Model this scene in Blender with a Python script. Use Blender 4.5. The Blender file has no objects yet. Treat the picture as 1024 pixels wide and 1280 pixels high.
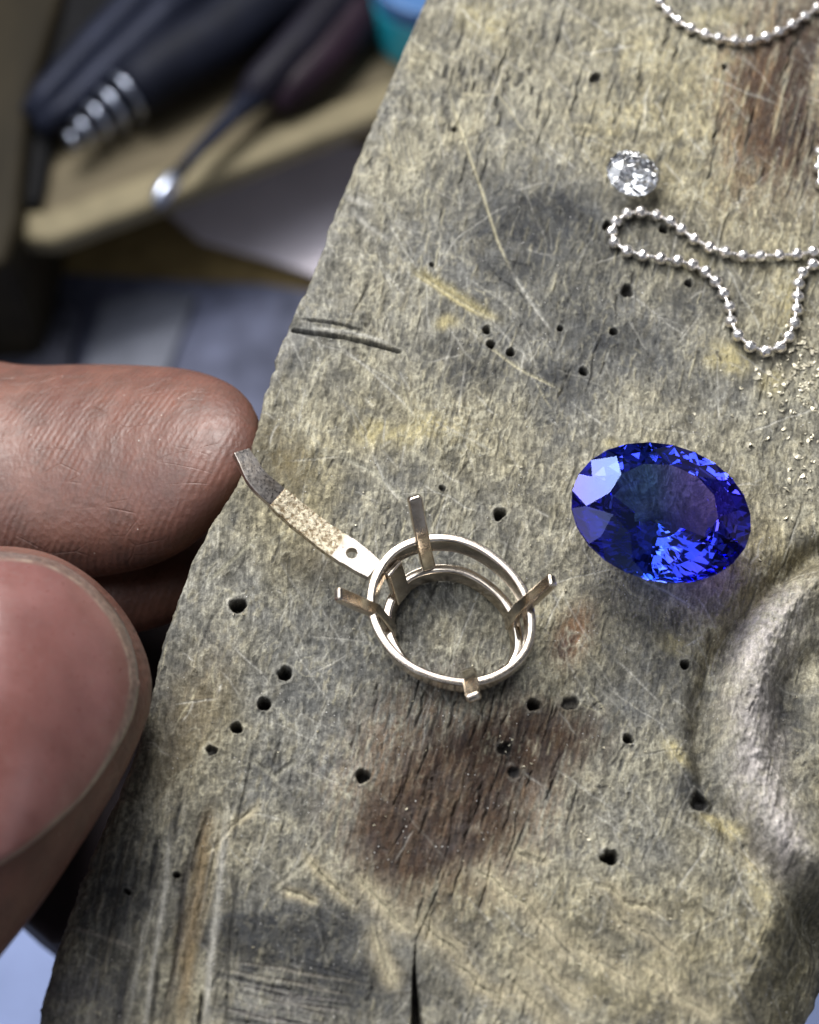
import bpy, bmesh, math, random
import numpy as np
from mathutils import Vector, Matrix
from mathutils.bvhtree import BVHTree

# ------------------------------------------------------------------ camera, world, lamps
# lengths below are written in millimetres; one Blender unit is one centimetre
K = 0.1
sc = bpy.context.scene
col = sc.collection
sc.unit_settings.scale_length = 0.01
TH = math.radians(26)
D = 95.0                                   # camera to the bench pin
F = 1995.0                                 # focal length in photo pixels (photo 1024 x 1280)
CAM = np.array([0, -D*math.sin(TH), D*math.cos(TH)])
RT = np.array([1.0, 0, 0]); UP = np.array([0, math.cos(TH), math.sin(TH)]); FW = np.array([0, math.sin(TH), -math.cos(TH)])

cd = bpy.data.cameras.new('camera'); cam = bpy.data.objects.new('camera', cd); col.objects.link(cam)
cam.location = Vector(CAM*K); cam.rotation_euler = (TH, 0, 0)
cd.sensor_fit = 'VERTICAL'; cd.sensor_height = 36; cd.sensor_width = 36; cd.lens = F/1280*36
cd.clip_start = 0.1; cd.clip_end = 500
cd.dof.use_dof = True; cd.dof.focus_distance = (D-1.5)*K; cd.dof.aperture_fstop = 0.35
cd.dof.aperture_blades = 0
sc.camera = cam

w = bpy.data.worlds.new('World'); sc.world = w; w.use_nodes = True
wn, wl = w.node_tree.nodes, w.node_tree.links
bg = wn['Background']; bg.inputs['Strength'].default_value = 1.0
tc = wn.new('ShaderNodeTexCoord'); nz = wn.new('ShaderNodeTexNoise'); nz.inputs['Scale'].default_value = 2.2
nz.inputs['Detail'].default_value = 3
rp = wn.new('ShaderNodeValToRGB'); e = rp.color_ramp.elements
e[0].position = 0.46; e[0].color = (0.035, 0.034, 0.036, 1)
e[1].position = 0.66; e[1].color = (0.55, 0.58, 0.66, 1)
wl.new(tc.outputs['Generated'], nz.inputs['Vector']); wl.new(nz.outputs['Fac'], rp.inputs['Fac']); wl.new(rp.outputs['Color'], bg.inputs['Color'])

def area_light(name, loc, target, sx, sy, power, colr):
    ld = bpy.data.lights.new(name, 'AREA'); ld.shape = 'RECTANGLE'; ld.size = sx*K; ld.size_y = sy*K
    ld.energy = power; ld.color = colr
    o = bpy.data.objects.new(name, ld); col.objects.link(o); o.location = Vector(loc)*K
    o.rotation_euler = (Vector(target)-Vector(loc)).to_track_quat('-Z', 'Y').to_euler(); return o
area_light('bench_lamp', (-85, 225, 205), (0, 0, 0), 200, 120, 14800, (1.0, 0.985, 0.955))
area_light('window_light', (-230, 40, 250), (0, 0, 0), 230, 220, 5200, (0.90, 0.94, 1.0))

area_light('fill_panel', (-62, 210, 400), (0, 0, 0), 160, 170, 6500, (0.98, 0.98, 1.0))  # added overhead panel, brightens the metal lips and the gems
sc.view_settings.view_transform = 'Standard'; sc.view_settings.look = 'None'
sc.view_settings.exposure = 0.0; sc.view_settings.gamma = 1
sc.cycles.max_bounces = 14; sc.cycles.transmission_bounces = 14; sc.cycles.glossy_bounces = 8; sc.cycles.diffuse_bounces = 3
sc.cycles.use_denoising = True; sc.cycles.sample_clamp_indirect = 12
sc.cycles.caustics_reflective = False

rnd = random.Random(7); rng = np.random.default_rng(11)

# ------------------------------------------------------------------ projection helpers
def P(px, py, z=0.0):
    """point at height z (mm) seen at photo pixel px,py"""
    d = RT*((px-512)/F) + UP*(-(py-640)/F) + FW
    return CAM + d*((z-CAM[2])/d[2])
def ray(px, py):
    d = RT*((px-512)/F) + UP*(-(py-640)/F) + FW
    return d/np.linalg.norm(d)
def proj(X, Y, Z):
    rx, ry, rz = X-CAM[0], Y-CAM[1], Z-CAM[2]
    dep = ry*FW[1]+rz*FW[2]
    return 512+F*rx/dep, 640-F*(ry*UP[1]+rz*UP[2])/dep
def scale_at(z): return F/(D - z*math.cos(TH))

# ------------------------------------------------------------------ object helpers
def empty(name, loc):
    o = bpy.data.objects.new(name, None); o.empty_display_size = 0.2; col.objects.link(o); o.location = Vector(loc)*K; return o
def tag(o, label=None, cat=None, group=None, kind=None):
    if label: o['label'] = label
    if cat: o['category'] = cat
    if group: o['group'] = group
    if kind: o['kind'] = kind
    return o
def link_mesh(name, me, mat, parent=None, origin=None):
    o = bpy.data.objects.new(name, me); col.objects.link(o)
    if mat: me.materials.append(mat)
    if parent: o.parent = parent
    elif origin is not None: o.location = Vector(origin)*K
    return o
def mesh_obj(name, V, Fc, mat, parent=None, origin=None, smooth=False):
    """V in mm world; stored relative to the parent's or own origin"""
    V = np.asarray(V, dtype=float)
    org = np.array(parent.location)/K if parent is not None else (np.asarray(origin, float) if origin is not None else np.zeros(3))
    me = bpy.data.meshes.new(name)
    me.from_pydata([tuple(v) for v in (V-org)*K], [], Fc); me.update()
    bm = bmesh.new(); bm.from_mesh(me); bmesh.ops.recalc_face_normals(bm, faces=bm.faces); bm.to_mesh(me); bm.free()
    if smooth: me.polygons.foreach_set('use_smooth', [True]*len(me.polygons))
    return link_mesh(name, me, mat, parent, org if parent is None else None)
def bevel(o, wmm, seg=2):
    m = o.modifiers.new('bevel', 'BEVEL'); m.width = wmm*K; m.segments = seg; m.limit_method = 'ANGLE'; m.angle_limit = math.radians(35)
    for p in o.data.polygons: p.use_smooth = True
    m2 = o.modifiers.new('wn', 'WEIGHTED_NORMAL'); m2.keep_sharp = True
    return o
def grid_mesh(name, Pn, mat, wrap=False, parent=None, origin=None, smooth=True):
    """Pn: (rows, cols, 3) in mm"""
    r, c, _ = Pn.shape
    org = np.array(parent.location)/K if parent is not None else (np.asarray(origin, float) if origin is not None else np.zeros(3))
    me = bpy.data.meshes.new(name)
    co = ((Pn.reshape(-1, 3)-org)*K).astype(np.float32)
    cc = c if wrap else c-1
    i = np.arange(r-1)[:, None]; j = np.arange(cc)[None, :]; j2 = (j+1) % c
    q = np.stack([i*c+j+0*i, i*c+j2, (i+1)*c+j2, (i+1)*c+j], -1).reshape(-1, 4)
    me.vertices.add(len(co)); me.vertices.foreach_set('co', co.ravel())
    me.loops.add(q.size); me.loops.foreach_set('vertex_index', q.ravel().astype(np.int32))
    me.polygons.add(len(q)); me.polygons.foreach_set('loop_start', (np.arange(len(q))*4).astype(np.int32))
    me.polygons.foreach_set('loop_total', np.full(len(q), 4, np.int32))
    me.polygons.foreach_set('use_smooth', np.full(len(q), smooth))
    me.update(calc_edges=True)
    return link_mesh(name, me, mat, parent, org if parent is None else None)
def spline(pts, n):
    """Catmull-Rom resample through points (any dimension)"""
    pts = np.asarray(pts, float); P0 = np.vstack([2*pts[0]-pts[1], pts, 2*pts[-1]-pts[-2]])
    t = np.linspace(0, len(pts)-1, n); k = np.minimum(t.astype(int), len(pts)-2); f = (t-k)[:, None]
    a, b, c, d = P0[k], P0[k+1], P0[k+2], P0[k+3]
    return 0.5*((2*b)+(c-a)*f+(2*a-5*b+4*c-d)*f*f+(3*b-a-3*c+d)*f**3)
def tube(pts, rad, seg=10):
    """closed-ended tube V,F round a list of mm points; rad number or list"""
    pts = np.asarray(pts, float); n = len(pts); rad = np.broadcast_to(rad, n)
    V = []; Fc = []; prev = None
    for i in range(n):
        t = pts[min(i+1, n-1)]-pts[max(i-1, 0)]; t = t/np.linalg.norm(t)
        if prev is None: a = np.cross(t, [0, 0, 1.0]); a = a if np.linalg.norm(a) > .05 else np.cross(t, [1.0, 0, 0])
        else: a = prev-t*np.dot(prev, t)
        a = a/np.linalg.norm(a); prev = a; b = np.cross(t, a)
        for k in range(seg):
            an = 2*math.pi*k/seg; V.append(pts[i]+rad[i]*(a*math.cos(an)+b*math.sin(an)))
    for i in range(n-1):
        for k in range(seg):
            k2 = (k+1) % seg; Fc.append((i*seg+k, i*seg+k2, (i+1)*seg+k2, (i+1)*seg+k))
    Fc.append(tuple(range(seg))[::-1]); Fc.append(tuple((n-1)*seg+k for k in range(seg)))
    return V, Fc
def prism(poly_px, z0, z1):
    """a solid whose top outline is the photo polygon at height z1, going straight down to z0"""
    top = [P(x, y, z1) for x, y in poly_px]; n = len(top)
    bot = [np.array([p[0], p[1], z0]) for p in top]
    return top+bot, [tuple(range(n)), tuple(range(2*n-1, n-1, -1))]+[(i, (i+1) % n, n+(i+1) % n, n+i) for i in range(n)]

# ------------------------------------------------------------------ material helper
class M:
    def __init__(s, name):
        s.m = bpy.data.materials.new(name); s.m.use_nodes = True; s.n = s.m.node_tree.nodes; s.l = s.m.node_tree.links
        s.b = s.n['Principled BSDF']; s.co = None
    def set(s, **kw):
        for k, v in kw.items():
            k = {'base': 'Base Color', 'rough': 'Roughness', 'metal': 'Metallic', 'ior': 'IOR', 'trans': 'Transmission Weight',
                 'sss': 'Subsurface Weight', 'sssr': 'Subsurface Radius', 'ssss': 'Subsurface Scale', 'coat': 'Coat Weight',
                 'coatr': 'Coat Roughness', 'spec': 'Specular IOR Level', 'sheen': 'Sheen Weight'}[k]
            if isinstance(v, tuple) and k == 'Base Color': v = v+(1,)
            s.inp(s.b.inputs[k], v)
        return s
    def inp(s, sock, v):
        if isinstance(v, bpy.types.NodeSocket): s.l.new(v, sock)
        elif isinstance(v, tuple) and len(v) == 3 and sock.type == 'RGBA': sock.default_value = v+(1,)
        else: sock.default_value = v
    def coord(s, scale=(1, 1, 1), rot=(0, 0, 0), src='Object'):
        t = s.n.new('ShaderNodeTexCoord'); m = s.n.new('ShaderNodeMapping'); s.l.new(t.outputs[src], m.inputs[0])
        m.inputs['Scale'].default_value = scale; m.inputs['Rotation'].default_value = rot; return m.outputs[0]
    def noise(s, vec, scale, detail=4, rough=0.55, dist=0.0):
        n = s.n.new('ShaderNodeTexNoise'); s.l.new(vec, n.inputs['Vector']); n.inputs['Scale'].default_value = scale
        n.inputs['Detail'].default_value = detail; n.inputs['Roughness'].default_value = rough; n.inputs['Distortion'].default_value = dist
        return n.outputs['Fac']
    def wave(s, vec, scale, dist=2, detail=2, dscale=1.0, prof='SIN', kind='BANDS', d='X'):
        n = s.n.new('ShaderNodeTexWave'); s.l.new(vec, n.inputs['Vector']); n.wave_type = kind; n.wave_profile = prof
        if kind == 'BANDS': n.bands_direction = d
        else: n.rings_direction = d
        n.inputs['Scale'].default_value = scale; n.inputs['Distortion'].default_value = dist; n.inputs['Detail'].default_value = detail
        n.inputs['Detail Scale'].default_value = dscale; return n.outputs['Fac']
    def vor(s, vec, scale, feat='F1', out='Distance'):
        n = s.n.new('ShaderNodeTexVoronoi'); s.l.new(vec, n.inputs['Vector']); n.inputs['Scale'].default_value = scale; n.feature = feat
        return n.outputs[out]
    def ramp(s, fac, *st):
        r = s.n.new('ShaderNodeValToRGB'); s.l.new(fac, r.inputs[0]); e = r.color_ramp.elements
        while len(e) < len(st): e.new(0.5)
        for k, (p, c) in enumerate(st):
            e[k].position = p; e[k].color = (c, c, c, 1) if isinstance(c, (int, float)) else tuple(c)+(1,)
        return r.outputs[0]
    def mix(s, fac, a, b, mode='MIX'):
        m = s.n.new('ShaderNodeMix'); m.data_type = 'RGBA'; m.blend_type = mode
        s.inp(m.inputs[0], fac); s.inp(m.inputs[6], a); s.inp(m.inputs[7], b); return m.outputs[2]
    def math(s, op, a, b=0.0):
        m = s.n.new('ShaderNodeMath'); m.operation = op; s.inp(m.inputs[0], a); s.inp(m.inputs[1], b); return m.outputs[0]
    def attr(s, name, out='Color'):
        a = s.n.new('ShaderNodeAttribute'); a.attribute_name = name; return a.outputs[out]
    def bump(s, h, strength=0.5, dist=0.01, norm=None):
        b = s.n.new('ShaderNodeBump'); s.l.new(h, b.inputs['Height']); b.inputs['Strength'].default_value = strength
        b.inputs['Distance'].default_value = dist
        if norm: s.l.new(norm, b.inputs['Normal'])
        s.l.new(b.outputs[0], s.b.inputs['Normal']); return b.outputs[0]

# ------------------------------------------------------------------ rasters for the pin's relief and stains (photo-pixel chart of its top)
OX, OY, RW, RH = 90, 130, 1330, 1590
XX, YY = np.meshgrid(np.arange(RW)-OX, np.arange(RH)-OY); XX = XX.astype(np.float32); YY = YY.astype(np.float32)
def vnoise(X, Y, seed):
    g = np.random.default_rng(seed).random((256, 256), dtype=np.float32)
    xi = np.floor(X).astype(np.int32); yi = np.floor(Y).astype(np.int32); fx = X-xi; fy = Y-yi
    fx = fx*fx*(3-2*fx); fy = fy*fy*(3-2*fy); a = xi & 255; b = (xi+1) & 255; c = yi & 255; d = (yi+1) & 255
    return (g[c, a]*(1-fx)+g[c, b]*fx)*(1-fy)+(g[d, a]*(1-fx)+g[d, b]*fx)*fy
def fbm(X, Y, seed, octv=4, gain=0.55):
    s = 0; a = 1; t = 0
    for k in range(octv):
        ang = 0.6*k; c, sn = math.cos(ang), math.sin(ang); f = 2.03**k
        s = s+a*vnoise((X*c-Y*sn)*f+17*k, (X*sn+Y*c)*f+5*k, seed+k); t += a; a *= gain
    return s/t
def ss(x, a, b):
    t = np.clip((x-a)/(b-a), 0, 1); return t*t*(3-2*t)
GA = 0.27*XX-0.963*YY; GB = 0.963*XX+0.27*YY             # along and across the wood grain
wx = (fbm(XX/70, YY/70, 1, 3)-.5)*60; wy = (fbm(XX/70, YY/70, 2, 3)-.5)*60
def blob(cx, cy, rx, ry, ang=0, pw=2.0, warp=1.0):
    c, s = math.cos(math.radians(ang)), math.sin(math.radians(ang)); x = XX+wx*warp-cx; y = YY+wy*warp-cy
    u = (x*c+y*s)/rx; v = (-x*s+y*c)/ry
    return np.exp(-np.power(u*u+v*v, pw/2))
def seg_dist(pts, pad):
    """window, distance, parameter, side along a polyline"""
    pts = np.asarray(pts, float)
    x0 = max(int(pts[:, 0].min()-pad)+OX, 0); x1 = min(int(pts[:, 0].max()+pad)+OX+1, RW)
    y0 = max(int(pts[:, 1].min()-pad)+OY, 0); y1 = min(int(pts[:, 1].max()+pad)+OY+1, RH)
    if x1 <= x0 or y1 <= y0: return None
    X = XX[y0:y1, x0:x1]; Y = YY[y0:y1, x0:x1]; best = np.full(X.shape, 1e9, np.float32); tt = np.zeros_like(best); sd = np.zeros_like(best)
    n = len(pts)-1
    for i in range(n):
        a, b = pts[i], pts[i+1]; dx, dy = b-a; L = dx*dx+dy*dy+1e-6
        t = np.clip(((X-a[0])*dx+(Y-a[1])*dy)/L, 0, 1); ex = X-a[0]-t*dx; ey = Y-a[1]-t*dy
        d = np.sqrt(ex*ex+ey*ey); m = d < best; best[m] = d[m]; tt[m] = (i+t[m])/n
        s_ = (dx*ey-dy*ex); sd[m] = np.sign(s_[m])
    return (slice(y0, y1), slice(x0, x1)), best, tt, sd
H = np.zeros((RH, RW), np.float32)                        # relief in mm
def lerp(A, c, m): A += (np.array(c, np.float32)-A)*m[..., None]

n4 = fbm((XX+wx*.3)/4.2, (YY+wy*.3)/5.5, 90, 3); n5 = fbm(GA/13+wx/20, GB/5.5+wy/30, 95, 3); n15 = fbm((XX-wx)/15, (YY+wx)/15, 97, 4)
n60 = fbm(XX/80, YY/80, 10, 5); n25 = fbm((XX+wx)/26, (YY+wy)/26, 20, 4); n9 = fbm(XX/9, YY/9, 30, 3)
gr1 = fbm(GA/70+wx/60, GB/5.5, 40, 4); gr2 = fbm(GA/28+wy/50, GB/3.2, 50, 3)
rid = 1-np.abs(2*fbm((XX+wx*.6)/13, (YY+wy*.6)/17, 60, 3)-1); rid2 = 1-np.abs(2*fbm(GA/22+wx/30, GB/8, 70, 3)-1)
low = fbm(XX/190, YY/190, 80, 3)

# colour ------------------------------------------------------------
COOL = (0.205, 0.198, 0.170); WARM = (0.300, 0.262, 0.160)
warm = 0.22+1.0*(low-.5)+0.9*(n60-.5)+.04
for b in [(560, 60, 110, 110, 0, .55), (860, 90, 170, 150, 0, .55), (830, 200, 120, 60, 0, .35), (950, 350, 90, 110, 0, .45), (500, 530, 110, 45, 0, .35),
          (360, 640, 70, 90, 0, .7), (560, 770, 60, 60, 0, .45), (250, 900, 60, 90, 0, .45), (740, 780, 110, 60, 0, .5), (700, 1180, 220, 80, 25, .75),
          (880, 1180, 120, 100, 0, .5), (330, 1060, 120, 90, 0, .25), (250, 1180, 50, 110, 8, .6), (960, 700, 60, 60, 0, .7), (990, 1190, 40, 120, 0, .5),
          (900, 640, 120, 110, 0, .3)]:
    warm += b[5]*blob(*b[:5])
for b in [(690, 290, 90, 60, 0, .6), (720, 420, 130, 70, 20, .6), (480, 620, 90, 60, 0, .3), (420, 830, 130, 110, 0, .45), (600, 940, 120, 60, 0, .2),
          (780, 860, 70, 120, 0, .3), (400, 300, 60, 120, 20, .15)]:
    warm -= b[5]*blob(*b[:5])
warm = np.clip(warm, 0, 1)
C = np.array(COOL, np.float32)*(1-warm[..., None])+np.array(WARM, np.float32)*warm[..., None]
C *= (0.84+0.32*ss(n25, .25, .75))[..., None]
C *= (0.84+0.32*ss(gr1, .3, .7))[..., None]; C *= (0.84+0.32*ss(n15, .32, .66))[..., None]; n3 = fbm((XX-wy*.4)/2.4, (YY+wx*.4)/3.6, 140, 2); C *= (0.80+0.40*ss(n3, .25, .75))[..., None]; C *= (0.74+0.50*ss(n4, .30, .68))[..., None]
lerp(C, (0.10, .105, .11), .30*ss(fbm((XX+wy)/34, (YY-wx)/34, 99, 4), .54, .70)); lerp(C, (0.44, .39, .26), .42*ss(n5, .56, .70)*(.35+.65*ss(n25, .4, .65)))
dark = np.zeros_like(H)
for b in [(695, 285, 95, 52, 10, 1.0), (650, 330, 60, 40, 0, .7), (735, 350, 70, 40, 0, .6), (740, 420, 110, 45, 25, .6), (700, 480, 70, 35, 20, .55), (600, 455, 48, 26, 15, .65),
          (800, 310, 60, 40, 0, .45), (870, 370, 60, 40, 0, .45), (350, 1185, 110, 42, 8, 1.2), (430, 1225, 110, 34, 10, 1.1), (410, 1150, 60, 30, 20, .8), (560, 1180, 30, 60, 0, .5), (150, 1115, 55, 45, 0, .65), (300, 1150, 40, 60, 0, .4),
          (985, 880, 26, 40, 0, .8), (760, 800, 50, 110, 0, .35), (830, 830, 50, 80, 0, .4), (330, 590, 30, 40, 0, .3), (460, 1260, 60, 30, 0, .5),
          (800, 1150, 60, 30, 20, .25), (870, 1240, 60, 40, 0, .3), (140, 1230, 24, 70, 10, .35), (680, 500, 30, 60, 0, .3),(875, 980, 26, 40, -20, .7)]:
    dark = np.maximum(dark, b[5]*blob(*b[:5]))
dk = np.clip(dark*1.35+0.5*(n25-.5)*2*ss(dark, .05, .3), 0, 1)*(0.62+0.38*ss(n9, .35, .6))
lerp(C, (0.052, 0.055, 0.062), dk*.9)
# brown burnt stains
br = blob(560, 1000, 100, 85, -50, 3.5, .35)+.9*blob(660, 925, 85, 42, -8, 3, .35)+.8*blob(500, 1050, 50, 50, 0, 3, .35)
br = np.clip(br*1.25, 0, 1)*ss(gr1+.5*(n25-.5)+.45*br, .30, .62)
lerp(C, (0.082, 0.043, 0.024), br*.95)
brh = blob(560, 990, 125, 115, -38, 3, .5)*.42; lerp(C, (0.28, 0.145, 0.06), 2.1*brh*(1-br)*ss(gr2, .3, .6))
b2 = np.clip(1.3*blob(1003, 125, 72, 115, 12, 3, .6), 0, 1)*ss(gr1+.25*(n25-.5), .30, .55); lerp(C, (0.075, 0.034, 0.018), b2*.93); b2c = b2
b2 = blob(950, 130, 60, 120, 10, 3, .6); lerp(C, (0.24, 0.12, 0.045), b2*.75*ss(gr2, .35, .6))
b3 = blob(718, 792, 22, 34, 25, 2.5, .3); lerp(C, (0.22, 0.12, 0.06), np.clip(b3*1.0, 0, 1)); lerp(C, (0.08, 0.045, 0.035), blob(703, 808, 14, 22, 25, 3, .3)*.8)
lerp(C, (0.17, 0.13, 0.055), blob(352, 575, 30, 50, -30, 3, .4)*.7*(.6+.4*ss(n9, .3, .6)))
lerp(C, (0.16, 0.12, 0.055), blob(400, 700, 40, 30, 0, 2, .4)*.4); lerp(C, (0.17, 0.125, 0.06), blob(235, 900, 42, 100, 25, 3, .5)*.55)
lerp(C, (0.17, 0.14, 0.07), blob(990, 720, 60, 40, 0, 3, .5)*.6); lerp(C, (0.14, 0.125, 0.07), blob(1005, 1190, 34, 130, 8, 3, .4)*.75)
lerp(C, (0.19, 0.145, 0.075), blob(238, 1150, 17, 130, 9, 4, .25)*.75*ss(gr1, .35, .6))
lerp(C, (0.13, 0.095, 0.06), blob(1000, 40, 40, 60, 0, 3, .5)*.5)
# pale worn places
for b in [(505, 545, 60, 15, 0, .5), (540, 532, 20, 16, 0, .8), (468, 534, 20, 12, 0, .8), (905, 450, 30, 18, 15, .85), (965, 475, 18, 16, 0, .6), (985, 375, 14, 30, 0, .6), (560, 405, 14, 10, 0, .7),
          (870, 330, 20, 14, 0, .3), (840, 805, 18, 12, 30, .55), (845, 940, 26, 9, 35, .7), (905, 1030, 30, 11, 25, .85), (945, 1100, 10, 40, -15, .6),
          (600, 25, 40, 20, 30, .4), (900, 20, 40, 16, 0, .35), (760, 560, 12, 8, 0, .4)]:
    m = np.clip(blob(*b[:5], 3, .3)*b[5]*1.3*(0.45+0.55*ss(rid, .5, .8)), 0, 1); lerp(C, (0.47, 0.40, 0.20), m*.9)
hump = np.clip(blob(945, 925, 34, 125, -6, 2.5, .4)+.8*blob(975, 1045, 26, 55, -30, 2.5, .4)+.8*blob(972, 790, 34, 55, 30, 2.5, .4), 0, 1)
lerp(C, (0.56, 0.51, 0.48), hump*.85*(.45+.55*ss(n9, .25, .6)))
lerp(C, (0.34, 0.33, 0.33), blob(95, 1240, 50, 50, 0, 3, .4)*.35)
edge_c = blob(395, 330, 16, 260, 23, 4, .3)*.4; lerp(C, (0.36, 0.35, 0.32), edge_c*ss(n9, .3, .6))

# cream flecks, pores and fine crackle --------------------------------
up = ss(-YY, -700, -150)
fleck = ss(rid+.22*(n60-.5), .86, .97)*ss(n25, .35, .6); fleck2 = ss(rid2, .87, .97)*ss(n60, .4, .6)
lerp(C, (0.46, 0.43, 0.32), np.clip(fleck*.55+fleck2*.40, 0, 1)*(1-.5*br)*(1-.55*dk)*(1-.6*b2))
pore = ss(gr2, .60, .74)*ss(n60, .35, .6); lerp(C, (0.085, 0.085, 0.08), pore*.5)
pore2 = ss(1-rid, .55, .85); C *= (1-.30*pore2)[..., None]
C *= (0.86+0.28*rng.random(H.shape, dtype=np.float32))[..., None]
H += .05*(n3-.5)+.09*(n4-.5)+.06*(n15-.5)+.03*ss(n5, .57, .72)+0.030*fleck+0.022*fleck2-0.055*pore-0.022*pore2+0.11*(n25-.5)+0.05*(gr1-.5)+0.045*(n9-.5)+0.45*(n60-.5)+0.5*(low-.5)

def scratch(pts, wd=1.2, dep=0.05, c=None, ca=0.8, rim=0.0, taper=True):
    r = seg_dist(pts, wd*3+3)
    if r is None: return
    sl, d, t, sd = r; tp = np.clip(np.sin(np.pi*np.clip(t, 0.02, .98))*1.8, 0, 1) if taper else 1.0
    jw = wd*(0.65+0.7*n9[sl]); m = np.exp(-(d/jw)**2)*tp
    H[sl] -= dep*m
    if rim: H[sl] += rim*np.exp(-((d-wd*1.9)/(wd*.7))**2)*tp
    if c is not None:
        cs = C[sl]; cs += (np.array(c, np.float32)-cs)*(m*ca)[..., None]
CREAM = (0.55, 0.50, 0.34); PALE = (0.52, 0.50, 0.44); DARKC = (0.05, 0.048, 0.045); YEL = (0.55, 0.47, 0.23)
def wob(a, b, n=5, s=2.0):
    a = np.array(a, float); b = np.array(b, float); L = np.linalg.norm(b-a); nrm = np.array([-(b-a)[1], (b-a)[0]])/max(L, 1)
    return [a+(b-a)*k/(n-1)+nrm*rnd.gauss(0, s) for k in range(n)]
# random small marks, along the grain and across it
for k in range(1050):
    x, y = rnd.uniform(-40, 1100), rnd.uniform(-60, 1380); q = rnd.random()
    if q < .60: an = -74+rnd.gauss(0, 9)
    elif q < .86: an = rnd.gauss(46, 14)
    else: an = rnd.uniform(0, 180)
    L = rnd.choice([9, 14, 22, 36, 60])*rnd.uniform(.6, 1.3); dx, dy = math.cos(math.radians(an))*L, math.sin(math.radians(an))*L
    stained = br[int(y)+OY, min(int(x)+OX, RW-1)] > .3
    if rnd.random() < (.35 if q < .6 else .8): scratch(wob((x, y), (x+dx, y+dy), 4, L*.04), rnd.uniform(.7, 1.5), rnd.uniform(.01, .04), rnd.choice([CREAM, PALE, PALE]), rnd.uniform(.25, .7)*(.5 if stained else 1), .012)
    else: scratch(wob((x, y), (x+dx, y+dy), 4, L*.03), rnd.uniform(.8, 1.7), rnd.uniform(.05, .14), DARKC, rnd.uniform(.35, .8))
for k in range(90):                                       # open grain cracks in the stain and along the top
    if k < 45: x, y = rnd.gauss(580, 70), rnd.gauss(1000, 75)
    else: x, y = rnd.uniform(540, 1020), rnd.uniform(0, 260)
    L = rnd.uniform(22, 80) if k < 45 else rnd.uniform(12, 60)
    scratch(wob((x, y), (x+.27*L, y-.963*L), 5, 1.4), rnd.uniform(.9, 1.6), rnd.uniform(.10, .22), DARKC, .8)
for k in range(26):                                       # light fibres beside the brown stain in the upper right
    x, y = rnd.uniform(900, 1030), rnd.uniform(40, 260); L = rnd.uniform(20, 90)
    scratch(wob((x, y), (x+.2*L, y-.97*L), 5, 1.5), 1.1, .03, (0.45, .36, .22), .75)
for k in range(22):
    x, y = 548+rnd.uniform(0, 130), rnd.uniform(60, 150); L = rnd.uniform(10, 26)
    scratch([(x, y), (x-.12*L, y+L)], 2.0, .16, DARKC, .8)
lerp(C, (0.060, 0.032, 0.019), np.clip(br*.85*ss(gr2, .25, .6), 0, 1)); lerp(C, (0.15, .098, .055), br*.5*ss(fbm(GA/60, GB/2.6, 133, 2), .52, .7)); lerp(C, (0.072, 0.030, 0.015), b2c*.75*ss(gr2, .25, .6))
for k in range(300):                                      # long thin pale scratches
    x, y = rnd.uniform(250, 1060), rnd.uniform(-20, 1300); an = rnd.choice([rnd.gauss(42, 12), rnd.gauss(60, 10), rnd.gauss(-70, 10), rnd.uniform(0, 180)]); L = rnd.uniform(30, 120)
    dx, dy = math.cos(math.radians(an))*L, math.sin(math.radians(an))*L; scratch(wob((x, y), (x+dx, y+dy), 5, L*.015), rnd.uniform(.7, 1.2), .04, PALE, rnd.uniform(.25, .7)*(.5 if b2c[int(y)+OY, int(x)+OX] > .4 else 1), .01)
for k in range(420):                                      # torn fibres along the grain, pale
    x, y = rnd.uniform(520, 1060), rnd.uniform(-20, 620); L = rnd.uniform(8, 34)
    if k % 3 == 0: x, y = rnd.uniform(300, 1000), rnd.uniform(600, 1280)
    scratch(wob((x, y), (x+.25*L, y-.965*L), 4, 1.0), rnd.uniform(.8, 1.5), -.05, rnd.choice([CREAM, (0.42, .38, .26)]), rnd.uniform(.3, .7))
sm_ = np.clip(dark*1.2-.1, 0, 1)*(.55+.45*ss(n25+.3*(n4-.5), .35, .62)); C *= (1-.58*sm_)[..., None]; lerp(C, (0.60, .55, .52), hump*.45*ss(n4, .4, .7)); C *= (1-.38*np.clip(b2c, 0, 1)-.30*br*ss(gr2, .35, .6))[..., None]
# the marks one can point at
scratch([(513, 334), (545, 352), (580, 376), (625, 400)], 6.5, .30, YEL, .9, .10)
scratch([(505, 328), (560, 362), (622, 402)], 2.0, .10, (0.4, .38, .3), .6)
scratch([(558, 100), (575, 160), (600, 230), (622, 300), (640, 340)], 1.7, .08, CREAM, .85, .03)
scratch([(640, 340), (665, 380), (690, 414)], 1.9, .08, PALE, .85, .03)
scratch([(366, 412), (430, 422), (500, 440)], 1.9, .32, DARKC, .85, .05, False); scratch([(372, 398), (420, 404), (455, 414)], 1.5, .22, DARKC, .7, .04)
scratch([(380, 408), (440, 416), (495, 432)], 2.2, -.07, PALE, .7); scratch([(452, 392), (462, 402), (455, 410)], 4, .25, (0.1, .09, .07), .6, .05)
scratch([(600, 425), (650, 462), (700, 486)], 1.8, .07, CREAM, .8, .03); scratch([(655, 438), (650, 470)], 1.2, .06, PALE, .7)
scratch([(420, 428), (470, 470), (520, 520)], 1.4, .05, PALE, .6); scratch([(436, 260), (460, 282), (490, 300)], 4, .12, PALE, .5, .03)
scratch([(430, 245), (470, 258)], 5, .10, PALE, .6); scratch([(455, 160), (440, 240)], 3, .08, (0.38, .34, .24), .5)
for k in range(9): scratch(wob((478+5*k, 160+rnd.uniform(-12, 12)), (492+5*k, 225+rnd.uniform(-12, 12)), 4, 1), 1.5, .06, (0.42, .38, .26), .6)
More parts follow.
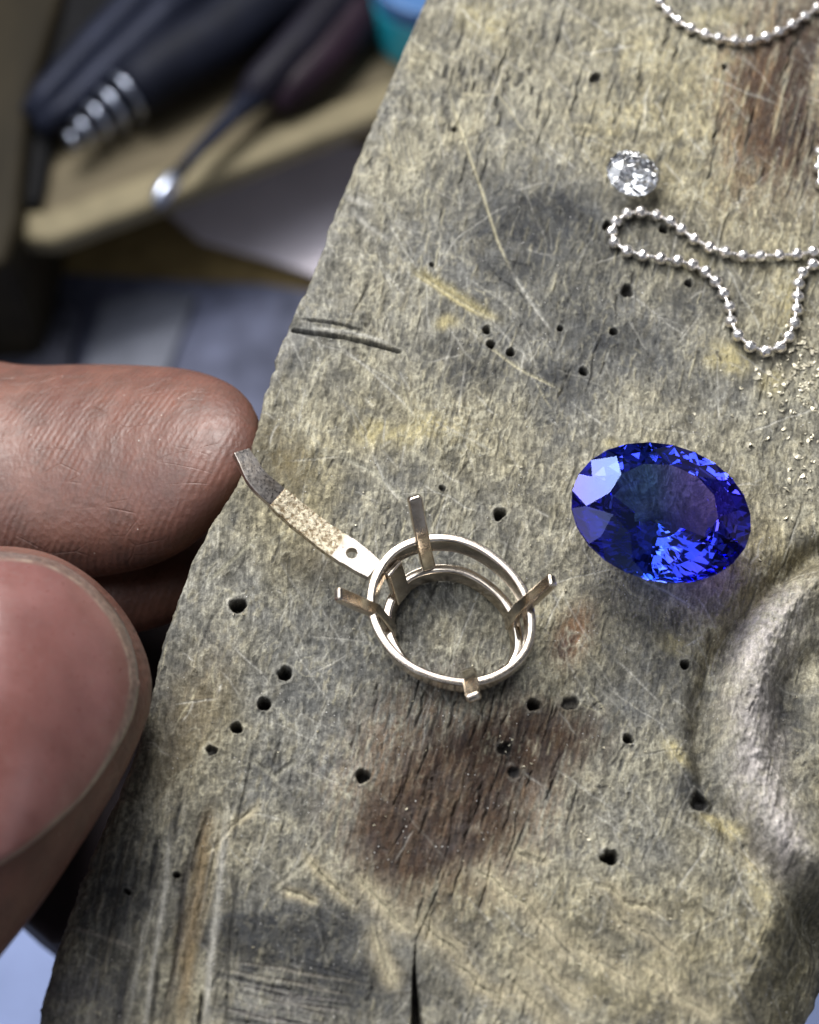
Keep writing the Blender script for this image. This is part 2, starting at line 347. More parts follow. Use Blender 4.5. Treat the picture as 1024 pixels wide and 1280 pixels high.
scratch([(425, 570), (465, 590), (520, 640)], 3.0, .10, (0.45, .43, .34), .6, .04); scratch([(465, 566), (480, 600), (500, 628)], 1.6, .06, PALE, .8)
scratch([(500, 470), (512, 520), (505, 560)], 1.6, .06, CREAM, .6); scratch([(250, 735), (300, 690), (330, 660)], 2.4, .05, (0.36, .34, .24), .5)
scratch([(305, 940), (345, 972), (330, 950)], 3, .10, (0.40, .38, .30), .7, .04); scratch([(340, 970), (372, 948)], 3, .08, (0.42, .40, .32), .7, .03)
scratch([(330, 1120), (380, 1080), (410, 1030)], 2.6, .06, (0.40, .37, .28), .55, .03)
for a in [((375, 1060), (450, 1140), 4), ((440, 1090), (520, 1170), 7), ((520, 1140), (580, 1200), 8), ((590, 1080), (680, 1150), 8), ((660, 1130), (720, 1200), 8),
          ((640, 1180), (740, 1260), 7), ((460, 1150), (500, 1240), 7), ((720, 1180), (800, 1240), 6), ((560, 1200), (640, 1260), 7), ((760, 1130), (860, 1200), 5),
          ((350, 1110), (400, 1130), 4), ((800, 1200), (900, 1280), 6), ((250, 1070), (330, 1000), 3), ((690, 1080), (640, 1060), 4), ((630, 1220), (720, 1300), 8), ((740, 1100), (830, 1150), 4)]:
    p = wob(a[0], a[1], 5, 3); scratch(p, a[2]*1.9, .05, (0.42, .36, .235), .85, .0); scratch(p, a[2]*.8, .03, (0.47, .42, .29), .5)
    for j in range(3): scratch([q+np.array([rnd.uniform(-a[2], a[2])]*2) for q in p], 1.0, .05, rnd.choice([CREAM, DARKC]), .45)
for k in range(34):                                       # arcs left by the file over the dark lower corner
    y = 1195+k*4+rnd.uniform(-3, 3); x = 285+rnd.uniform(-20, 90)
    scratch([(x, y), (x+50, y+rnd.uniform(6, 16)), (x+rnd.uniform(90, 150), y+24)], rnd.uniform(1, 2.6), .05, rnd.choice([(0.22, .20, .19), (0.30, .27, .22), (0.05, .05, .055)]), .5, .02)
# lower left fibres and gouges
scratch([(76, 1152), (120, 1166), (172, 1188)], 3.4, -.12, (0.36, .33, .28), .7)
scratch([(196, 1042), (190, 1080), (184, 1112)], 2.6, .30, (0.04, .04, .045), .9); scratch([(158, 1192), (150, 1240), (146, 1290)], 7, .35, (0.06, .06, .066), .8)
scratch([(262, 1010), (244, 1060), (236, 1100)], 2.8, .30, DARKC, .85); scratch([(230, 1070), (226, 1150), (205, 1290)], 3.4, .28, (0.05, .04, .035), .85)
scratch([(252, 1240), (247, 1300)], 2, .5, DARKC, .9); scratch([(318, 930), (300, 1010), (290, 1060)], 1.6, .14, DARKC, .6); scratch([(355, 910), (330, 990)], 1.4, .1, DARKC, .5)
for k in range(46):
    x = rnd.uniform(120, 290); y = rnd.uniform(1000, 1180); L = rnd.uniform(40, 150)
    scratch(wob((x, y), (x-.22*L, y+L), 5, 1.2), rnd.uniform(1.0, 2.6), rnd.choice([.08, .05, -.06, .11]), rnd.choice([PALE, (0.33, .29, .2), (0.36, .32, .24), DARKC, (0.08, .075, .07)]), .5)
for (p, wd_, cc, dd_) in [([(262, 1000), (250, 1080), (238, 1180), (222, 1300)], 9, (0.30, .22, .12), .12), ([(285, 1010), (272, 1100), (262, 1200), (255, 1300)], 5, PALE, -.14), ([(214, 1030), (205, 1110), (192, 1200), (180, 1300)], 4, PALE, -.12),
                       ([(172, 1060), (160, 1120), (150, 1170)], 3, (0.05, .05, .055), .2), ([(225, 1000), (214, 1060)], 2.4, DARKC, .2), ([(196, 1200), (188, 1300)], 2.4, DARKC, .25), ([(300, 1080), (286, 1180), (280, 1290)], 2.2, DARKC, .16)]:
    scratch([np.array(q)+np.array([rnd.gauss(0, 1.5), 0]) for q in p], wd_, dd_, cc, .75, .02)
# split at the bottom centre, start of the saw cut
r = seg_dist([(566, 1068), (545, 1120), (520, 1175), (518, 1215), (521, 1290), (523, 1420)], 50)
if r:
    sl, d, t, sd = r; wv = 1.0+np.clip((YY[sl]-1200)/90, 0, 2.5)*5
    H[sl] -= np.where(YY[sl] > 1180, 1, .35)*(0.5+2.4*ss(YY[sl], 1185, 1260))*np.exp(-(d/wv)**4)*ss(YY[sl], 1060, 1120)
    cs = C[sl]; cs += (np.array((0.07, .06, .055), np.float32)-cs)*(np.exp(-(d/(wv*1.15))**4)*.6*ss(YY[sl], 1080, 1200))[..., None]
# drilled holes
HOLES = [(298, 757, 9.5, 1.3), (355, 842, 9, 1.4), (330, 879, 8.5, 1.4), (296, 910, 7.5, 1.2), (454, 970, 9, .9), (667, 881, 8, 1.1), (712, 881, 10, .35), (785, 924, 6.5, .9),
         (762, 1073, 10.5, 1.8), (632, 935, 9, .5), (642, 965, 8, .35), (608, 413, 5.5, 1.2), (614, 430, 5.5, 1.2), (638, 440, 5.5, 1.2), (625, 643, 7.5, 1.0), (221, 1093, 4.5, 1.0),
         (157, 1112, 4, .5), (729, 465, 5.5, 1.0), (784, 364, 8, .6), (856, 832, 6, .8), (265, 938, 7, .4), (745, 99, 7, .5), (759, 282, 6, .8), (830, 288, 6, .8), (861, 355, 5, .5),
         (767, 415, 5, .6), (568, 162, 4, .4), (876, 1000, 12, .5), (700, 410, 4, .4), (553, 612, 4, .3), (540, 330, 3, .3), (905, 85, 3.5, .4)]
for (hx, hy, hr, dp) in HOLES:
    sl, d, t, sd = seg_dist([(hx-.5, hy), (hx+.5, hy)], 30)
    aa = np.arctan2(YY[sl]-hy, XX[sl]-hx); rr = hr*(.90+.7*(n9[sl]-.5)+.07*np.sin(2*aa+hx)+.05*np.sin(3*aa+hy)+.25*(n4[sl]-.5)); H[sl] -= dp*(1-ss(d, rr*.72, rr*1.05)); H[sl] += .05*np.exp(-((d-rr*1.35)/(hr*.25))**2)
    cs = C[sl]; cs += (np.array((0.045, .04, .036), np.float32)-cs)*(.88*(1-ss(d, rr*.85, rr*1.12)))[..., None]  # shade inside each hole, painted dark into the colour
    cs += (np.array((0.42, .40, .34), np.float32)-cs)*(.30*np.exp(-((d-rr*1.35)/(hr*.3))**2)*ss(n9[sl], .4, .6))[..., None]
# the hollow and the ridge on the right, and the rounded shoulder below
def profile(pts, wd, amp, side=None, pad=None):
    r = seg_dist(spline(pts, 40), pad or wd*3)
    sl, d, t, sd = r; dd = d+wx[sl]*.30+wy[sl]*.15; H[sl] += amp*np.exp(-(dd/wd)**2)*(ss(t, 0, .08)*ss(1-t, 0, .08))
profile([(1110, 640), (1024, 690), (950, 748), (900, 822), (882, 900), (882, 965), (915, 1030), (968, 1088), (1035, 1140), (1110, 1190)], 16, -1.25)
profile([(1110, 700), (1020, 735), (962, 795), (935, 865), (932, 940), (950, 1010), (988, 1060), (1060, 1110)], 27, 1.25); H += hump*(.15*(n15-.5)+.10*(n4-.5)+.2*(n25-.5)+.25*(gr1-.5))
profile([(1100, 790), (1010, 830), (985, 885), (995, 960), (1060, 1010)], 22, -.95)
profile([(880, 990), (872, 1003), (895, 1012)], 11, -.5)
profile([(880, 1022), (915, 1030), (945, 1070), (958, 1120), (968, 1180)], 14, .28)
shoulder = ss(XX+wx*.15-(905+0.32*np.clip(YY-1100, -200, 200)*.1+ss(YY, 1290, 1090)*60), 0, 80)*ss(YY, 1060, 1150); H -= shoulder*2.6+np.clip(XX-985, 0, 300)*.03*ss(YY, 1080, 1180)
H -= .5*ss(XX, 700, 1150)*0
# left shoulder worn down below the fingers
H -= .5*np.exp(-(np.clip(XX-(60+(1280-YY)*.33), 0, 999)/70)**2)*ss(YY, 900, 1100)
H -= .25*blob(250, 1190, 22, 150, 8, 2.5, .3)

Lm = np.clip(C @ np.array((.25, .65, .10), np.float32), .01, 1)[..., None]; C = Lm+(C-Lm)*1.0; C = np.clip(C*np.power(Lm/0.2, .12)*.97, .01, .8).astype(np.float32)
def sample(A, px, py):
    x = np.clip(np.asarray(px, float)+OX, 0, RW-1.01); y = np.clip(np.asarray(py, float)+OY, 0, RH-1.01)
    xi = x.astype(int); yi = y.astype(int); fx = x-xi; fy = y-yi
    if A.ndim == 3: fx = fx[..., None]; fy = fy[..., None]
    return (A[yi, xi]*(1-fx)+A[yi, xi+1]*fx)*(1-fy)+(A[yi+1, xi]*(1-fx)+A[yi+1, xi+1]*fx)*fy

# ------------------------------------------------------------------ bench pin
def wood_material():
    m = M('worn_wood'); c = m.coord(); g = m.coord((1, .12, 1), (0, 0, math.radians(15.6)))
    base = m.attr('stain')
    fine = m.noise(c, 95, 4, .7); grain = m.noise(g, 60, 4, .65, .3)
    bc = m.mix(.9, base, m.ramp(fine, (.30, .62), (.70, 1.38)), 'MULTIPLY')
    bc = m.mix(.75, bc, m.ramp(grain, (.32, .66), (.68, 1.30)), 'MULTIPLY')
    hue = m.noise(c, 9, 5, .6); bc = m.mix(m.ramp(hue, (.45, 0), (.75, .10)), bc, (0.26, .28, .31), 'MIX')
    g2 = m.coord((1, .22, 1), (0, 0, math.radians(15.6))); st = m.noise(g2, 34, 6, .78, .6); bc = m.mix(.85, bc, m.ramp(st, (.33, .62), (.50, .98), (.66, 1.45)), 'MULTIPLY')
    crk = m.vor(g2, 20, 'DISTANCE_TO_EDGE'); cm = m.math('MULTIPLY', m.ramp(crk, (.0, 1), (.05, 0)), m.ramp(m.noise(c, 8, 3), (.50, 0), (.60, 1))); bc = m.mix(m.math('MULTIPLY', cm, .12), bc, (0.07, .065, .055))
    fl = m.ramp(m.noise(c, 52, 5, .8, 1.2), (.60, 0), (.68, 1)); bc = m.mix(m.math('MULTIPLY', fl, .38), bc, (0.55, .51, .40))
    sp = m.vor(c, 26); spn = m.noise(c, 5, 3)                # grains of metal dust rubbed into the pores
    dust = m.math('MULTIPLY', m.ramp(sp, (.085, 1), (.13, 0)), m.ramp(spn, (.50, 0), (.60, 1)))
    bc = m.mix(dust, bc, (0.78, .76, .72)); m.set(base=bc, metal=m.math('MULTIPLY', dust, .85))
    rough = m.ramp(m.noise(c, 30, 4), (.3, .42), (.7, .80)); m.set(rough=rough, spec=.30)
    h = m.math('ADD', m.math('SUBTRACT', m.math('MULTIPLY', fine, .8), m.math('MULTIPLY', cm, .15)), m.math('ADD', m.math('MULTIPLY', st, 1.6), m.math('MULTIPLY', dust, 1.6)))
    m.bump(h, .9, .010); return m.m
WOOD = wood_material()
left_px = [(560, -70), (530, 0), (492, 90), (448, 195), (405, 305), (388, 350), (362, 402), (345, 450), (331, 490), (322, 530), (303, 590), (262, 655), (238, 700), (215, 760),
           (196, 820), (183, 875), (168, 930), (140, 995), (110, 1055), (90, 1105), (74, 1150), (58, 1195), (44, 1250), (36, 1300), (20, 1420)]
right_px = [(1130, -70), (1130, 1010), (1108, 1060), (1100, 1120), (1078, 1180), (1050, 1235), (1024, 1290), (1000, 1350), (975, 1430)]
def edge_fn(pp):
    w_ = np.array([P(x, y, 0)[:2] for x, y in pp]); o = np.argsort(w_[:, 1]); w_ = w_[o]
    return lambda y: np.interp(y, w_[:, 1], w_[:, 0])
eL, eR = edge_fn(left_px), edge_fn(right_px)
y_top, y_bot = P(0, -70, 0)[1], P(0, 1420, 0)[1]
yf0, yf1 = P(0, 1310, 0)[1], P(0, -20, 0)[1]
ys = np.concatenate([np.linspace(y_bot, yf0, 22)[:-1], np.linspace(yf0, yf1, 1380), np.linspace(yf1, y_top, 20)[1:]])
NR = len(ys)
xl = eL(ys); jit = (np.interp(ys, np.linspace(y_bot, y_top, 130), rng.normal(0, .05, 130))+np.interp(ys, np.linspace(y_bot, y_top, 900), rng.normal(0, .012, 900)))
xl = xl+jit; xr = eR(ys)+np.interp(ys, np.linspace(y_bot, y_top, 160), rng.normal(0, .05, 160))
pxf = np.interp(np.arange(NR), [0, NR-1], [1, 1])
x_fine = np.minimum(P(1048, 640, 0)[0]*1.06, xr-.3)       # fine grid only as far as the frame, coarser beyond it
u1 = np.concatenate([np.linspace(0, .02, 14)[:-1], np.linspace(.02, 1, 720)])
X = xl[:, None]+(x_fine-xl)[:, None]*u1[None, :]
u2 = np.linspace(0, 1, 34)[1:]
X = np.concatenate([X, x_fine[:, None]+(xr-x_fine)[:, None]*u2[None, :]], 1); Y = np.repeat(ys[:, None], X.shape[1], 1)
PXc, PYc = proj(X, Y, 0*X)
Z = sample(H, PXc, PYc); COL = sample(C, PXc, PYc)
dl = X-xl[:, None]; rl = np.interp(PYc[:, 0], [0, 380, 500, 760, 950, 1100, 1280], [.35, .45, .6, .9, 1.6, 2.2, 2.0])[:, None]
t = np.clip(1-dl/rl, 0, 1); Z = Z-rl*.75*(1-np.sqrt(np.clip(1-t*t, 0, 1)))
dr = xr[:, None]-X; rr_ = 2.2; t = np.clip(1-dr/rr_, 0, 1); Z = Z-rr_*.8*(1-np.sqrt(np.clip(1-t*t, 0, 1)))
# walls: extra columns going down on both sides
depths = np.array([.15, .5, 1.2, 2.5, 5, 8, 11, 13.5]); inset = np.array([0, .03, .08, .2, .45, .8, 1.1, 1.4])
def wall(side):
    x0, z0 = (X[:, 0], Z[:, 0]) if side < 0 else (X[:, -1], Z[:, -1])
    rough_ = np.array([np.interp(ys, np.linspace(y_bot, y_top, 300), rng.normal(0, .06, 300)) for _ in depths]).T
    wx_ = x0[:, None]+(-side)*inset[None, :]+rough_; wz_ = z0[:, None]-depths[None, :]
    if side < 0: wx_, wz_ = wx_[:, ::-1], wz_[:, ::-1]
    return wx_, wz_
lx, lz = wall(-1); rx, rz = wall(1); nd = len(depths)
AX = np.concatenate([lx, X, rx], 1); AZ = np.concatenate([lz, Z, rz], 1); AY = np.repeat(ys[:, None], AX.shape[1], 1)
side_col = np.array((0.17, .14, .09))*(.6+.8*fbm(np.arange(NR)[:, None]/30.0+np.zeros((1, nd)), np.arange(nd)[None, :]*1.0+np.zeros((NR, 1)), 5, 3))[..., None]
AC = np.concatenate([side_col, COL, side_col], 1)
# close the far and near ends with a wall row each, and the underside
def end_row(k, dy):
    r = np.stack([AX[k], AY[k]+dy, np.minimum(AZ[k], -13.5)], -1); return r
G = np.concatenate([end_row(0, .2)[None], np.stack([AX, AY, AZ], -1), end_row(-1, -.2)[None]], 0)
AC = np.concatenate([AC[:1], AC, AC[-1:]], 0)
org = P(620, 700, 0); pin = grid_mesh('bench_pin', G, WOOD, origin=(org[0], org[1], -6))
bmx = bmesh.new(); bmx.from_mesh(pin.data); be = [e for e in bmx.edges if e.is_boundary]; bmesh.ops.contextual_create(bmx, geom=be)
bmx.to_mesh(pin.data); bmx.free()
ca = pin.data.color_attributes.new('stain', 'FLOAT_COLOR', 'POINT')
buf = np.ones((AC.shape[0]*AC.shape[1], 4), np.float32); buf[:, :3] = np.clip(AC.reshape(-1, 3), .01, 1); ca.data.foreach_set('color', buf.ravel())
tag(pin, 'scratched grey-brown wooden jewellers bench pin full of drill holes, under the gems and the chain', 'bench pin')
def top_z(px, py):                                       # height of the pin's top where photo pixel px,py meets it
    z = 0.0
    for _ in range(4):
        p = P(px, py, z); a, b = proj(p[0], p[1], 0.0); z = float(sample(H, a, b))
    return z
def top_z_xy(x, y):
    a, b = proj(x, y, 0.0); return float(sample(H, a, b))
#PART2
# ------------------------------------------------------------------ metals and gems
def metal_material(name, base, rough=.28, scr=.5, warm=None, bstr=.25):
    m = M(name); c = m.coord(); s = m.coord((1, .15, 1), (0, .3, .6)); n1 = m.noise(c, 14, 4); n2 = m.noise(s, 130, 3, .6)
    bc = m.mix(m.ramp(n1, (.38, 0), (.66, scr)), base, warm or tuple(v*.55 for v in base)); m.set(base=bc, metal=1.0)
    m.set(rough=m.ramp(m.noise(c, 55, 4), (.3, rough*.7), (.7, rough*1.5)))
    m.bump(m.math('ADD', n2, m.noise(c, 30, 3)), bstr, .004); return m.m
GOLD = metal_material('raw_white_gold', (0.70, .63, .54), .15, .6, (0.44, .36, .28), .03)
STRIP = metal_material('filed_white_gold', (0.60, .55, .50), .30, .7, (0.42, .35, .28), .25)
def hammered():
    m = M('rough_filed_face'); c = m.coord(); v = m.noise(c, 42, 5, .75); m.set(base=m.mix(m.ramp(v, (.4, 0), (.6, 1)), (0.26, .19, .11), (0.95, .86, .66)), metal=1.0)
    m.set(rough=m.ramp(m.noise(c, 60), (.3, .25), (.7, .5))); m.bump(v, .8, .018); return m.m
ROUGHM = hammered()
CHAINM = metal_material('silver_chain', (0.95, .92, .89), .26, .35, (0.70, .60, .52), .08)
def gem(name, ior, dens=0.0, colr=(1, 1, 1)):
    m = M(name); n = m.n; m.n.remove(m.b); g = n.new('ShaderNodeBsdfGlass'); g.inputs['IOR'].default_value = ior; g.inputs['Roughness'].default_value = 0.0
    m.l.new(g.outputs[0], n['Material Output'].inputs['Surface'])
    if dens:
        v = n.new('ShaderNodeVolumeAbsorption'); v.inputs['Color'].default_value = colr+(1,); v.inputs['Density'].default_value = dens
        m.l.new(v.outputs[0], n['Material Output'].inputs['Volume'])
    return m.m
SAPPH = gem('blue_gem', 1.77); DIAM = gem('clear_gem', 2.41)

def zone_gem(mat):                                       # colour zoning: teal-blue heart, violet-blue towards one end
    n, l = mat.node_tree.nodes, mat.node_tree.links; g = next(x for x in n if x.type == 'BSDF_GLASS')
    t = n.new('ShaderNodeTexCoord'); sx = n.new('ShaderNodeSeparateXYZ'); l.new(t.outputs['Object'], sx.inputs[0]); nz_ = n.new('ShaderNodeTexNoise'); nz_.inputs['Scale'].default_value = 3
    l.new(t.outputs['Object'], nz_.inputs[0]); ad = n.new('ShaderNodeMath'); ad.operation = 'MULTIPLY_ADD'; l.new(nz_.outputs['Fac'], ad.inputs[0]); ad.inputs[1].default_value = .35; l.new(sx.outputs['X'], ad.inputs[2])
    mr = n.new('ShaderNodeMapRange'); l.new(ad.outputs[0], mr.inputs[0]); mr.inputs[1].default_value = -.52+.17; mr.inputs[2].default_value = .52+.17
    r = n.new('ShaderNodeValToRGB'); l.new(mr.outputs[0], r.inputs[0]); e = r.color_ramp.elements
    e[0].position = 0; e[0].color = (.30, .28, .80, 1); e[1].position = 1; e[1].color = (.68, .55, 1.0, 1)
    for p, c in ((.25, (.24, .34, .70, 1)), (.45, (.26, .38, .66, 1)), (.66, (.50, .46, .97, 1))): k = e.new(p); k.color = c
    l.new(r.outputs[0], g.inputs['Color'])
zone_gem(SAPPH)
def gem_mesh(n, table, hc, hg, hp, rk=None, rl=.50, rings=None):
    """brilliant cut of unit girdle radius; girdle from z=0 to hg, table at hg+hc, culet at -hp"""
    V = []; Fc = []
    def ring(r, z, off, cnt): i0 = len(V); V.extend([(r*math.cos(2*math.pi*(k+off)/cnt), r*math.sin(2*math.pi*(k+off)/cnt), z) for k in range(cnt)]); return i0
    a = math.pi/n; rk = rk or (table+1)/2*1.06
    T = ring(table, hg+hc, 0, n); xk = rk*math.cos(a); zk = hg+hc*(1-(xk-table)/(1-table)); Kk = ring(rk, zk, .5, n)
    G = ring(1, hg, 0, 2*n); G2 = ring(1, 0, 0, 2*n)
    xl_ = rl*math.cos(a); L = ring(rl, -hp*(1-xl_), .5, n); V.append((0, 0, -hp)); cu = len(V)-1
    Fc.append(tuple(T+k for k in range(n)))
    for k in range(n):
        k2 = (k+1) % n; km = (k-1) % n
        Fc.append((T+k, Kk+k, T+k2)); Fc.append((T+k, Kk+km, G+2*k, Kk+k))
        Fc.append((Kk+k, G+2*k, G+2*k+1)); Fc.append((Kk+k, G+2*k+1, G+(2*k+2) % (2*n)))
        Fc.append((cu, L+k, G2+2*k, L+km)); Fc.append((L+k, G2+2*k+1, G2+2*k)); Fc.append((L+k, G2+(2*k+2) % (2*n), G2+2*k+1))
    for k in range(2*n): k2 = (k+1) % (2*n); Fc.append((G+k, G2+k, G2+k2, G+k2))
    if rings:                                            # many-facetted pavilion: staggered rings of triangles instead of mains
        Fc[:] = [f for f in Fc if not (cu in f or any(L <= i < L+n for i in f))]; V[L:cu] = []; V.pop()
        cnt = 2*n; prev = G2
        for q, (r_, z_) in enumerate(rings):
            cur = ring(r_, -hp*z_, .5*((q+1) % 2), cnt)
            for k in range(cnt):
                k2 = (k+1) % cnt
                if q % 2 == 0: Fc.append((prev+k, prev+k2, cur+k)); Fc.append((prev+k2, cur+k2, cur+k))
                else: Fc.append((prev+k, cur+k2, cur+k)); Fc.append((prev+k, prev+k2, cur+k2))
            prev = cur
        V.append((0, 0, -hp)); c_ = len(V)-1
        for k in range(cnt): Fc.append((prev+k, prev+(k+1) % cnt, c_))
    return np.array(V), Fc
def place_gem(name, VF, px, py, a_mm, b_mm, hz, rot, tiltx, tilty, mat, zoff):
    V, Fc = VF; S = Matrix.Diagonal((a_mm, b_mm, hz)); R = (Matrix.Rotation(tiltx, 3, 'X') @ Matrix.Rotation(tilty, 3, 'Y') @ Matrix.Rotation(rot, 3, 'Z') @ S)
    W = np.array([list(R @ Vector(v)) for v in V]); c = P(px, py, zoff); zmin = W[:, 2].min(); g = top_z_xy(c[0], c[1])
    c = P(px, py, g-zmin); W2 = W+c
    return mesh_obj(name, W2, Fc, mat, origin=c)
sap = place_gem('blue_gemstone', gem_mesh(12, .60, .17, .035, .74, rings=[(.82, .27), (.55, .58), (.26, .84)]), 826, 640, 5.18, 4.35, 4.7, math.radians(-13), math.radians(1), math.radians(3), SAPPH, 1.0)
tag(sap, 'large oval faceted deep blue gemstone lying loose on the wooden pin', 'gemstone')
dia = place_gem('clear_gemstone', gem_mesh(8, .55, .32, .06, .86), 791, 217, 1.78, 1.74, 1.68, .2, math.radians(5), math.radians(9), DIAM, .6)
tag(dia, 'small round clear brilliant-cut gemstone lying above the loop of ball chain', 'gemstone')

# ------------------------------------------------------------------ pendant setting
org = P(565, 790, top_z(565, 790)); base_z = org[2]
setting = tag(empty('pendant_setting', org), 'empty four-prong oval metal setting with a curved drilled strip on its side', 'pendant setting')
def ellipse_ring(name, cx, cy, zt, zb, a, b, ang, th, mat, flare=0.0, gaps=()):
    """rectangular-section oval band; cx,cy photo pixel of the centre at height zt"""
    c = P(cx, cy, base_z+zt); n = 120; rows = []
    prof = [(0, zt, 0), (-th, zt, 0), (-th, zb, 1), (0, zb, 1)]; c_ = .09
    pr = [(-c_, zt), (-th+c_, zt), (-th, zt-c_), (-th, zb+c_), (-th+c_, zb), (-c_, zb), (0, zb+c_), (0, zt-c_)]
    for k in range(n):
        t_ = 2*math.pi*k/n; ct, st = math.cos(t_), math.sin(t_); nrm = np.array([ct/a, st/b]); nrm /= np.linalg.norm(nrm); row = []
        wv = .03*math.sin(3*t_+1)+.02*math.sin(7*t_)
        for (o, z) in pr:
            o2 = o+wv+flare*(z-zb); x, y = a*ct+nrm[0]*o2, b*st+nrm[1]*o2; row.append((c[0]+x*math.cos(ang)-y*math.sin(ang), c[1]+x*math.sin(ang)+y*math.cos(ang), base_z+z))
        rows.append(row)
    rows.append(rows[0]); A = np.array(rows)
    V = A[:-1].reshape(-1, 3); m_ = len(pr); Fc = [(k*m_+j, k*m_+(j+1) % m_, ((k+1) % n)*m_+(j+1) % m_, ((k+1) % n)*m_+j) for k in range(n) for j in range(m_)]
    o = mesh_obj(name, V, Fc, mat, setting); bevel(o, .03, 1); return o
EA = math.radians(-40)
ellipse_ring('upper_ring', 564, 760, 3.3, 2.05, 4.88, 4.18, EA, .50, GOLD, .10)
ellipse_ring('lower_ring', 566, 783, 1.15, .15, 4.05, 3.45, EA, .55, GOLD, .22)
def bar(name, pts, wd, th, mat, parent, face=None, round_end=True, up=(0, 0, 1)):
    """rectangular bar along pts (mm); width wd lies across, th is towards/away from the middle of the setting"""
    pts = np.array(pts, float); cen = np.array([org[0], org[1], 0]); V = []; n = len(pts); Fc = []
    for i in range(n):
        t_ = pts[min(i+1, n-1)]-pts[max(i-1, 0)]; t_ /= np.linalg.norm(t_); rad = pts[0]*np.array([1, 1, 0])-cen*np.array([1, 1, 0]); rad /= np.linalg.norm(rad)
        s_ = np.cross(t_, rad); s_ /= np.linalg.norm(s_); r_ = np.cross(s_, t_); f = .78 if (round_end and i == n-1) else 1
        for (a, b) in ((-1, -1), (1, -1), (1, 1), (-1, 1)): V.append(pts[i]+s_*a*wd/2*f+r_*b*th/2*f)
    for i in range(n-1):
        for k in range(4): Fc.append((i*4+k, i*4+(k+1) % 4, (i+1)*4+(k+1) % 4, (i+1)*4+k))
    Fc += [(3, 2, 1, 0), tuple((n-1)*4+k for k in range(4))]
    o = mesh_obj(name, V, Fc, mat, parent); bevel(o, .12, 3); return o
for (b_, mpt, tpt, zt) in [((537, 716), (529, 683), (518, 620), 5.7), ((638, 780), (651, 762), (692, 724), 5.6), ((489, 790), (468, 764), (421, 742), 5.6), ((584, 843), (588, 845), (592, 873), 4.7)]:
    p0 = P(*b_, base_z+.35); p1 = P(*mpt, base_z+2.8); p2 = P(*tpt, base_z+zt); d_ = (p2-p1)/np.linalg.norm(p2-p1)
    cen_ = np.array([org[0], org[1], base_z+2.8]); sh = (cen_-p1)*np.array([1, 1, 0]); sh = sh/np.linalg.norm(sh)*.12
    pr = bar('prong', [p0+sh, p1+sh, p1*.5+p2*.5, p2-d_*.18, p2], .82, .50, GOLD, setting)
bar('bail_post', [P(503, 748, base_z+.5), P(491, 709, base_z+2.75)], 1.35, .40, GOLD, setting, round_end=False)

# the strip: a thin bent ribbon, three differently worked lengths
SP = [(301, 565, 4.9, 11.5), (311, 582, 4.8, 12.5), (323, 601, 4.6, 14), (346, 622, 4.1, 15), (366, 640, 3.6, 15.5), (396, 664, 3.1, 16), (424, 684, 2.9, 17), (444, 697, 2.85, 16.5), (468, 714, 2.8, 13)]
def ribbon(name, k0, k1, mat, th, hole=None, ext=0.0, tw=(0, 0), nseg=14):
    S_ = spline(SP, 81); i0, i1 = int(k0*80), int(k1*80); S_ = S_[np.linspace(i0, i1, nseg).astype(int)]
    ctr = np.array([P(a, b, base_z+c) for a, b, c, _ in S_]); V = []; Fc = []; n = len(ctr)
    for i in range(n):
        t_ = ctr[min(i+1, n-1)]-ctr[max(i-1, 0)]; t_ /= np.linalg.norm(t_); s_ = np.cross(t_, [0, 0, 1]); s_ /= np.linalg.norm(s_); u_ = np.cross(s_, t_)
        tw_ = math.radians(tw[0]+(tw[1]-tw[0])*i/(n-1)); s2 = s_*math.cos(tw_)+u_*math.sin(tw_); u2 = -s_*math.sin(tw_)+u_*math.cos(tw_)
        hw = S_[i, 3]/scale_at(3.0+base_z)+rnd.uniform(-.02, .02)+ext
        for (a, b) in ((-1, -.5), (1, -.5), (1, .5), (-1, .5)): V.append(ctr[i]+s2*a*hw+u2*b*th)
    for i in range(n-1):
        for k in range(4): Fc.append((i*4+k, i*4+(k+1) % 4, (i+1)*4+(k+1) % 4, (i+1)*4+k))
    Fc += [(3, 2, 1, 0), tuple((n-1)*4+k for k in range(4))]
    o = mesh_obj(name, V, Fc, mat, setting)
    if hole is not None:
        hc_ = P(hole[0], hole[1], base_z+2.87); cv, cf = tube([hc_-np.array([0, 0, 2]), hc_+np.array([0, 0, 2])], hole[2]/scale_at(3), 20)
        cu = mesh_obj('cutter', cv, cf, None, setting); bo = o.modifiers.new('b', 'BOOLEAN'); bo.object = cu; bo.operation = 'DIFFERENCE'; bo.solver = 'EXACT'
        bpy.context.view_layer.update(); ev = o.evaluated_get(bpy.context.evaluated_depsgraph_get()); nm = bpy.data.meshes.new_from_object(ev)
        o.modifiers.clear(); o.data = nm; bpy.data.objects.remove(cu)
    bevel(o, .05, 2); return o
ribbon('strip_end', 0.0, .40, STRIP, .42, tw=(24, 4)); ribbon('strip_middle', .38, .78, ROUGHM, .50, ext=.03, tw=(4, 0)); ribbon('strip_plate', .76, 1.0, STRIP, .60, hole=(440, 694, 7.4), nseg=8)

